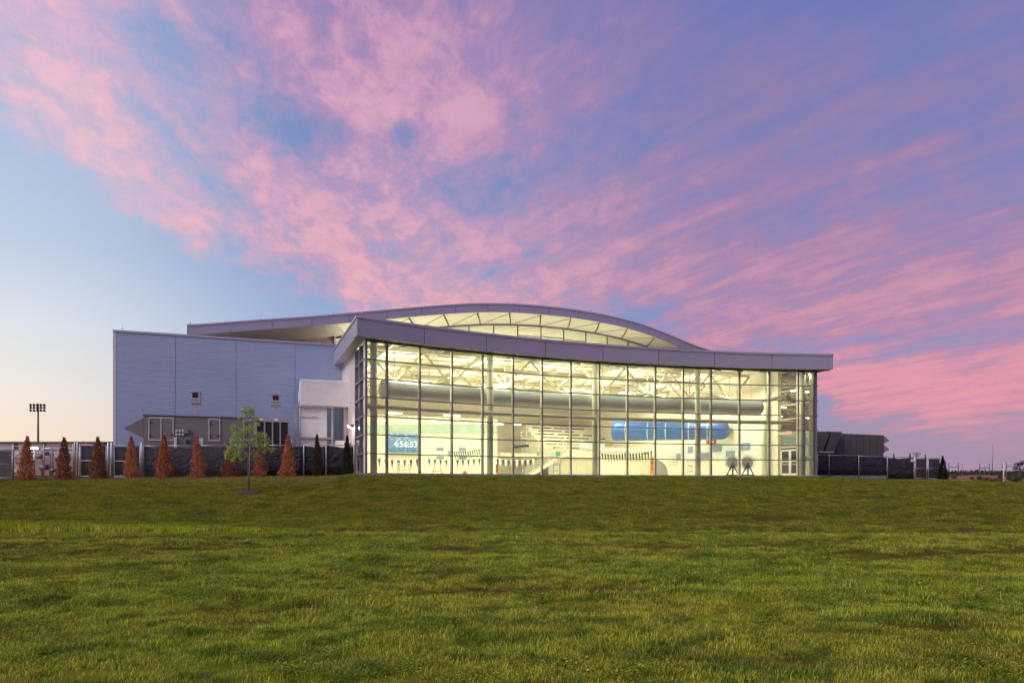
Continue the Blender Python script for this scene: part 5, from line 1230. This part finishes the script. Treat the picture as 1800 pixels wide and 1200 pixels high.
# young tree
X, D = TREE; zg = gz(X, D); t = thing('young_tree', (X, D, zg), 'staked young shade tree with light green leaves on the lawn bank', 'tree')
k = D / FPX
def tp(px, py, dy_=0.0): return Vector(((px - CX) * k, D + dy_, (HY - py) * k))
MB().tube([Vector((X, D, zg - .1)), tp(437, 830), tp(436.5, 800), tp(435.5, 770), tp(434, 745), tp(433, 722)], [.06, .05, .045, .036, .022, .008], 8).build('trunk', M_bark, t)
r = random.Random(5); br = MB(); lv = []; lf = []
def leafclump(c, rad, n, sz):
    for _ in range(n):
        d = Vector((r.gauss(0, 1), r.gauss(0, 1), r.gauss(0, .75))).normalized() * rad * r.random() ** .45; q = c + d
        a1 = Vector((r.gauss(0, 1), r.gauss(0, 1), r.gauss(0, .6))).normalized(); a2 = a1.cross(Vector((r.gauss(0, 1), r.gauss(0, 1), r.gauss(0, 1)))).normalized()
        s_ = sz * r.uniform(.7, 1.3); i0 = len(lv); lv.extend([q - a1 * s_, q + a2 * s_ * .45 - a1 * s_ * .1, q + a1 * s_, q - a2 * s_ * .45 - a1 * s_ * .1]); lf.append((i0, i0 + 1, i0 + 2, i0 + 3))
LC = [(432, 716, 7, 2), (424, 720, 6, 0), (441, 720, 6, 0), (436, 728, 7, 1), (421, 734, 4, 0), (444, 736, 6, 1), (453, 736, 4, 0), (432, 741, 6, 0),
      (415, 752, 7, -1), (424, 757, 8, 1), (436, 750, 7, 2), (446, 754, 7, -1), (454, 746, 4, 0), (418, 765, 8, 0), (430, 766, 8, 1), (447, 764, 7, 1), (464, 764, 6, 0), (411, 775, 8, 0), (422, 778, 8, 1), (445, 775, 8, -1), (459, 772, 6, 1), (470, 775, 6, 0),
      (404, 786, 7, 0), (414, 789, 8, 1), (427, 784, 7, -1), (453, 783, 6, 1), (465, 783, 6, 0), (398, 795, 7, 0), (408, 801, 7, 1), (420, 799, 7, 0), (430, 796, 6, 1), (444, 797, 6, 0), (463, 793, 4, 0), (476, 790, 5, 0), (479, 789, 4, 1), (396, 803, 4, 0), (410, 809, 4, 0), (426, 806, 5, 0), (446, 803, 4, 1)]
for px, py, rad, dp in LC:
    c = tp(px, py, dp * .25 + r.uniform(-.2, .2)); leafclump(c, rad * k * 1.15, int(30 * rad / 2.6), .060 * D / 33.5)
    ty = min(py + abs(px - 435) * .35 + 8, 815); tq = tp(436, ty); mid_ = tq.lerp(c, .55) + Vector((0, 0, -.03)); br.tube([tq, mid_, c], [.014, .010, .004], 5)
br.build('branches', M_bark, t)
me = bpy.data.meshes.new('crown'); me.from_pydata([tuple(q - BASE[t.name]) for q in lv], [], lf); me.materials.append(M_leaf); o = bpy.data.objects.new('crown', me); COL.objects.link(o); o.parent = t
MB().tube([tp(438.6, 842), tp(438.8, 785)], .022, 6).build('stake', mat('stake_pale', (.42, .38, .38), .6), t)
mul_ = MB(); n = 28; ring = []
for rr_, zz in ((0, .14), (.3, .13), (.55, .10), (.72, .03), (.82, -.08)):
    for j in range(n): a_ = 2 * math.pi * j / n; q_ = rr_ * (1 + .08 * math.sin(j * 2.3)); X_, Y_ = X + q_ * math.cos(a_), D + q_ * math.sin(a_); ring.append((X_, Y_, gz(X_, Y_) + zz + .02 * r.uniform(-1, 1)))
mul_.add(ring, [(i * n + j, i * n + (j + 1) % n, (i + 1) * n + (j + 1) % n, (i + 1) * n + j) for i in range(4) for j in range(n)])
mul_.build('mulch_ring', mat('mulch', (.10, .055, .045)), None, 'dark mulch ring around the foot of the young tree', 'mulch', loc=(X, D, zg))
# ------------------------------------------------------------------ far right
def tree_far(x, yb, yt, wpx, D, label, m, n=900, name='tree', seed=1, cat='tree', gap=.55, trunk=True):
    r = random.Random(seed); kk = D / FPX; X = (x - CX) * kk; zg = float(gz0(X, D)); ztop = zof(yt, D); H = ztop - zg; Wd = wpx * kk / 2
    t = thing(name, (X, D, zg), label, cat, None)
    if trunk:
        tb = MB().tube([(X, D, zg - .2), (X + Wd * .05, D, zg + H * .5), (X, D, zg + H * .85)], [H * .035, H * .022, H * .006], 7)
        for j in range(6): a_ = r.random() * 6.28; q0 = Vector((X, D, zg + H * r.uniform(.3, .6))); tb.tube([q0, q0 + Vector((math.cos(a_) * Wd * .7, math.sin(a_) * Wd * .7, H * .22))], [H * .012, H * .004], 5)
        tb.build('trunk', M_bark, t)
    vs_ = []; fs_ = []; cl = []
    for j in range(int(16 / gap) if trunk else 16):
        a_ = r.random() * 6.28; q = r.random() ** .5; f = r.uniform(.3 if trunk else .12, .93); pr = math.sin(min(1, (f + .15)) * math.pi * .85) if trunk else math.sqrt(max(0, 1 - f * f))
        cl.append(Vector((X + math.cos(a_) * q * Wd * pr, D + math.sin(a_) * q * Wd * pr, zg + H * f)))
    for j in range(n):
        c = r.choice(cl); d = Vector((r.gauss(0, 1), r.gauss(0, 1), r.gauss(0, .7))).normalized() * Wd * (.30 if trunk else .42) * r.random() ** .4; q = c + d
        if q.z < zg: q.z = zg + .05
        a1 = Vector((r.gauss(0, 1), r.gauss(0, 1), r.gauss(0, .7))).normalized(); a2 = a1.cross(Vector((r.gauss(0, 1), r.gauss(0, 1), r.gauss(0, 1)))).normalized(); s_ = max(Wd * .05, .08) * r.uniform(.7, 1.4); i0 = len(vs_)
        vs_ += [q - a1 * s_, q + a2 * s_ * .6, q + a1 * s_, q - a2 * s_ * .6]; fs_.append((i0, i0 + 1, i0 + 2, i0 + 3))
    me = bpy.data.meshes.new('crown'); me.from_pydata([tuple(Vector(q) - BASE[t.name]) for q in vs_], [], fs_); me.materials.append(m); o = bpy.data.objects.new('crown', me); COL.objects.link(o); o.parent = t
tree_far(1793, 852, 808, 30, 118, 'open crowned tree at the right edge of the picture', M_tree, 1300, seed=3)
tree_far(1815, 852, 818, 40, 112, 'dense tree cut off by the right edge of the picture', M_tree, 1500, seed=4)
tree_far(1781, 850, 827, 18, 130, 'grey green tree left of the open crowned tree', M_tree, 700, seed=5)
for i, (x, yb, yt, wp, m_, lb) in enumerate(((1708, 845, 838, 14, M_tree, 'low dark shrub before the brown mound'), (1722, 848, 835, 16, M_bush, 'bright green shrub left of the dark round shrub'), (1733, 848, 839, 15, M_blk, 'dark round shrub right of the bright green shrub'), (1745, 848, 838.5, 12, M_bush, 'loose green shrub left of the red timber fence'), (1772, 850, 835, 22, M_tree, 'wide dark shrub behind the white pole'), (1787, 851, 840, 14, M_tree, 'dark round shrub under the open crowned tree'), (1676, 846, 833, 18, M_bush, 'loose bright shrub beside the dark conifer'), (1757, 846, 836, 16, M_tree, 'dark bush behind the red timber fence'))):
    tree_far(x, yb, yt, wp, 108 + 2.5 * i, lb, m_, 700, 'shrub', 20 + i, 'shrub', trunk=False)
def pole(x, yb, yt, D, r_, name, label, cat, m, grp=None, arms=()):
    b0 = Vector(at(x, yb, D)); t = thing(name, b0, label, cat, grp)
    MB().tube([b0 - UZ * 1.5, at(x, yt, D)], [r_, r_ * .7], 8).build('pole', m, t)
    for y, h in arms: MB().bar(at(x - h, y, D), at(x + h, y, D), r_ * 1.1).build('crossarm', m, t)
M_pole = mat('pole_grey', (.17, .16, .19), .7)
for (xa, xb, yt, yb, yc, lb) in ((1668, 1684.5, 812.5, 829, 820.5, 'two legged power line frame nearest the dark conifer'), (1722, 1739.5, 814.5, 831, 822, 'two legged power line frame before the brown mound'), (1769, 1792, 811.5, 836, 819, 'two legged power line frame beside the flag')):
    D = 215; t = thing('power_frame', at(xa, yb, D), lb, 'power line frame', 'power line frames')
    for x in (xa, xb): MB().tube([Vector(at(x, yb + 3, D)), at(x, yt, D)], [.17, .13], 8).build('pole', M_pole, t)
    MB().bar(at(xa, yc, D), at(xb, yc, D), .14, .2).build('crossbeam', M_pole, t)
pole(1691.5, 829, 816, 230, .1, 'utility_pole', 'thin short utility pole right of the first power line frame', 'pole', M_pole)
pole(1731, 831, 818, 230, .1, 'utility_pole', 'thin utility pole between the legs of the middle power line frame', 'pole', M_pole)
pole(1611.5, 840, 795, 120, .14, 'utility_pole', 'utility pole with two crossarms behind the double gate', 'pole', M_pole, None, ((797, 7), (800.5, 5)))
pole(1744.5, 826, 779, 420, .28, 'radio_mast', 'very thin tall radio mast on the right horizon', 'mast', mat('mast_pale', (.38, .30, .36), .7))
D = 98; t = thing('flagpole', at(1764.5, 850.5, D), 'white flagpole with a limp red flag at the right', 'flagpole')
MB().tube([at(1764.5, 851, D), at(1764.2, 826, D), at(1764, 812, D)], [.1, .08, .03], 10).build('pole', mat('pole_white', (.8, .78, .8), .5), t)
fl_ = MB(); FW = [(1763.8, 814), (1762.6, 815.5), (1761.4, 819), (1760.2, 822.8), (1761.8, 822.2), (1763, 819.5), (1763.8, 817)]; A = [Vector(at(x, y, D)) for x, y in FW]; n = len(A)
fl_.add(A + [a + Vector((.02, .12, 0)) for a in A], [tuple(range(n)), tuple(range(n, 2 * n))[::-1]] + [(i, (i + 1) % n, n + (i + 1) % n, n + i) for i in range(n)]); fl_.build('flag', mat('flag_red', (.35, .07, .08), .8, 0, .3, 4, col2=(.35, .25, .32)), t)
D = 104; t = thing('timber_fence', at(1749, 849, D), 'short reddish timber fence beside the white pole', 'fence')
for i in range(9): MB().obox(at(1749.2 + i * 1.6, 850, D), (.128, 0, 0), (0, .04, 0), (0, 0, (9.4 + .3 * (i % 3)) * D / FPX)).build('plank', mat('timber_red', (.20, .065, .04), .8, 0, .25, 6), t)
D = 100; t = thing('low_barrier', at(1669, 846, D), 'low pale barrier with a yellow cap beyond the dark conifer', 'barrier')
MB().obox(at(1668, 847, D), Vector(at(1711, 847, D)) - Vector(at(1668, 847, D)), (0, .2, 0), (0, 0, .28)).build('wall', M_concrete, t)
MB().obox(Vector(at(1668, 843.6, D)) + Vector((0, -.02, 0)), Vector(at(1711, 843.9, D)) - Vector(at(1668, 843.6, D)), (0, .24, 0), (0, 0, .1)).build('cap', mat('cap_yellow', (.62, .50, .12), .6), t)
# wooded skyline: one mass
r = random.Random(77); vs_ = []; fs_ = []
for _ in range(9000):
    Y = r.uniform(520, 640); X = r.uniform(.25, .95) * Y if r.random() < .8 else r.uniform(-.9, -.55) * Y
    z = float(gz0(X, Y)) + r.uniform(0, 3.2) * (.6 + .4 * math.sin(X * .05) * math.sin(X * .13)); s_ = r.uniform(.5, 1.4); a_ = r.random() * 6.28; i0 = len(vs_)
    vs_ += [(X - s_ * math.cos(a_), Y - s_ * math.sin(a_), z - s_ * .7), (X + s_ * math.cos(a_), Y + s_ * math.sin(a_), z - s_ * .7), (X + s_ * .5, Y, z + s_), (X - s_ * .6, Y + .3, z + s_ * .8)]; fs_.append((i0, i0 + 1, i0 + 2, i0 + 3))
me = bpy.data.meshes.new('woods'); me.from_pydata(vs_, [], fs_); me.materials.append(leafmat('woods_far', ((.05, .06, .045), (.035, .042, .035), (.07, .08, .06)))); o = bpy.data.objects.new('woods', me); COL.objects.link(o); tag(o, 'distant wooded ridge along the horizon', 'woods', None, 'stuff')
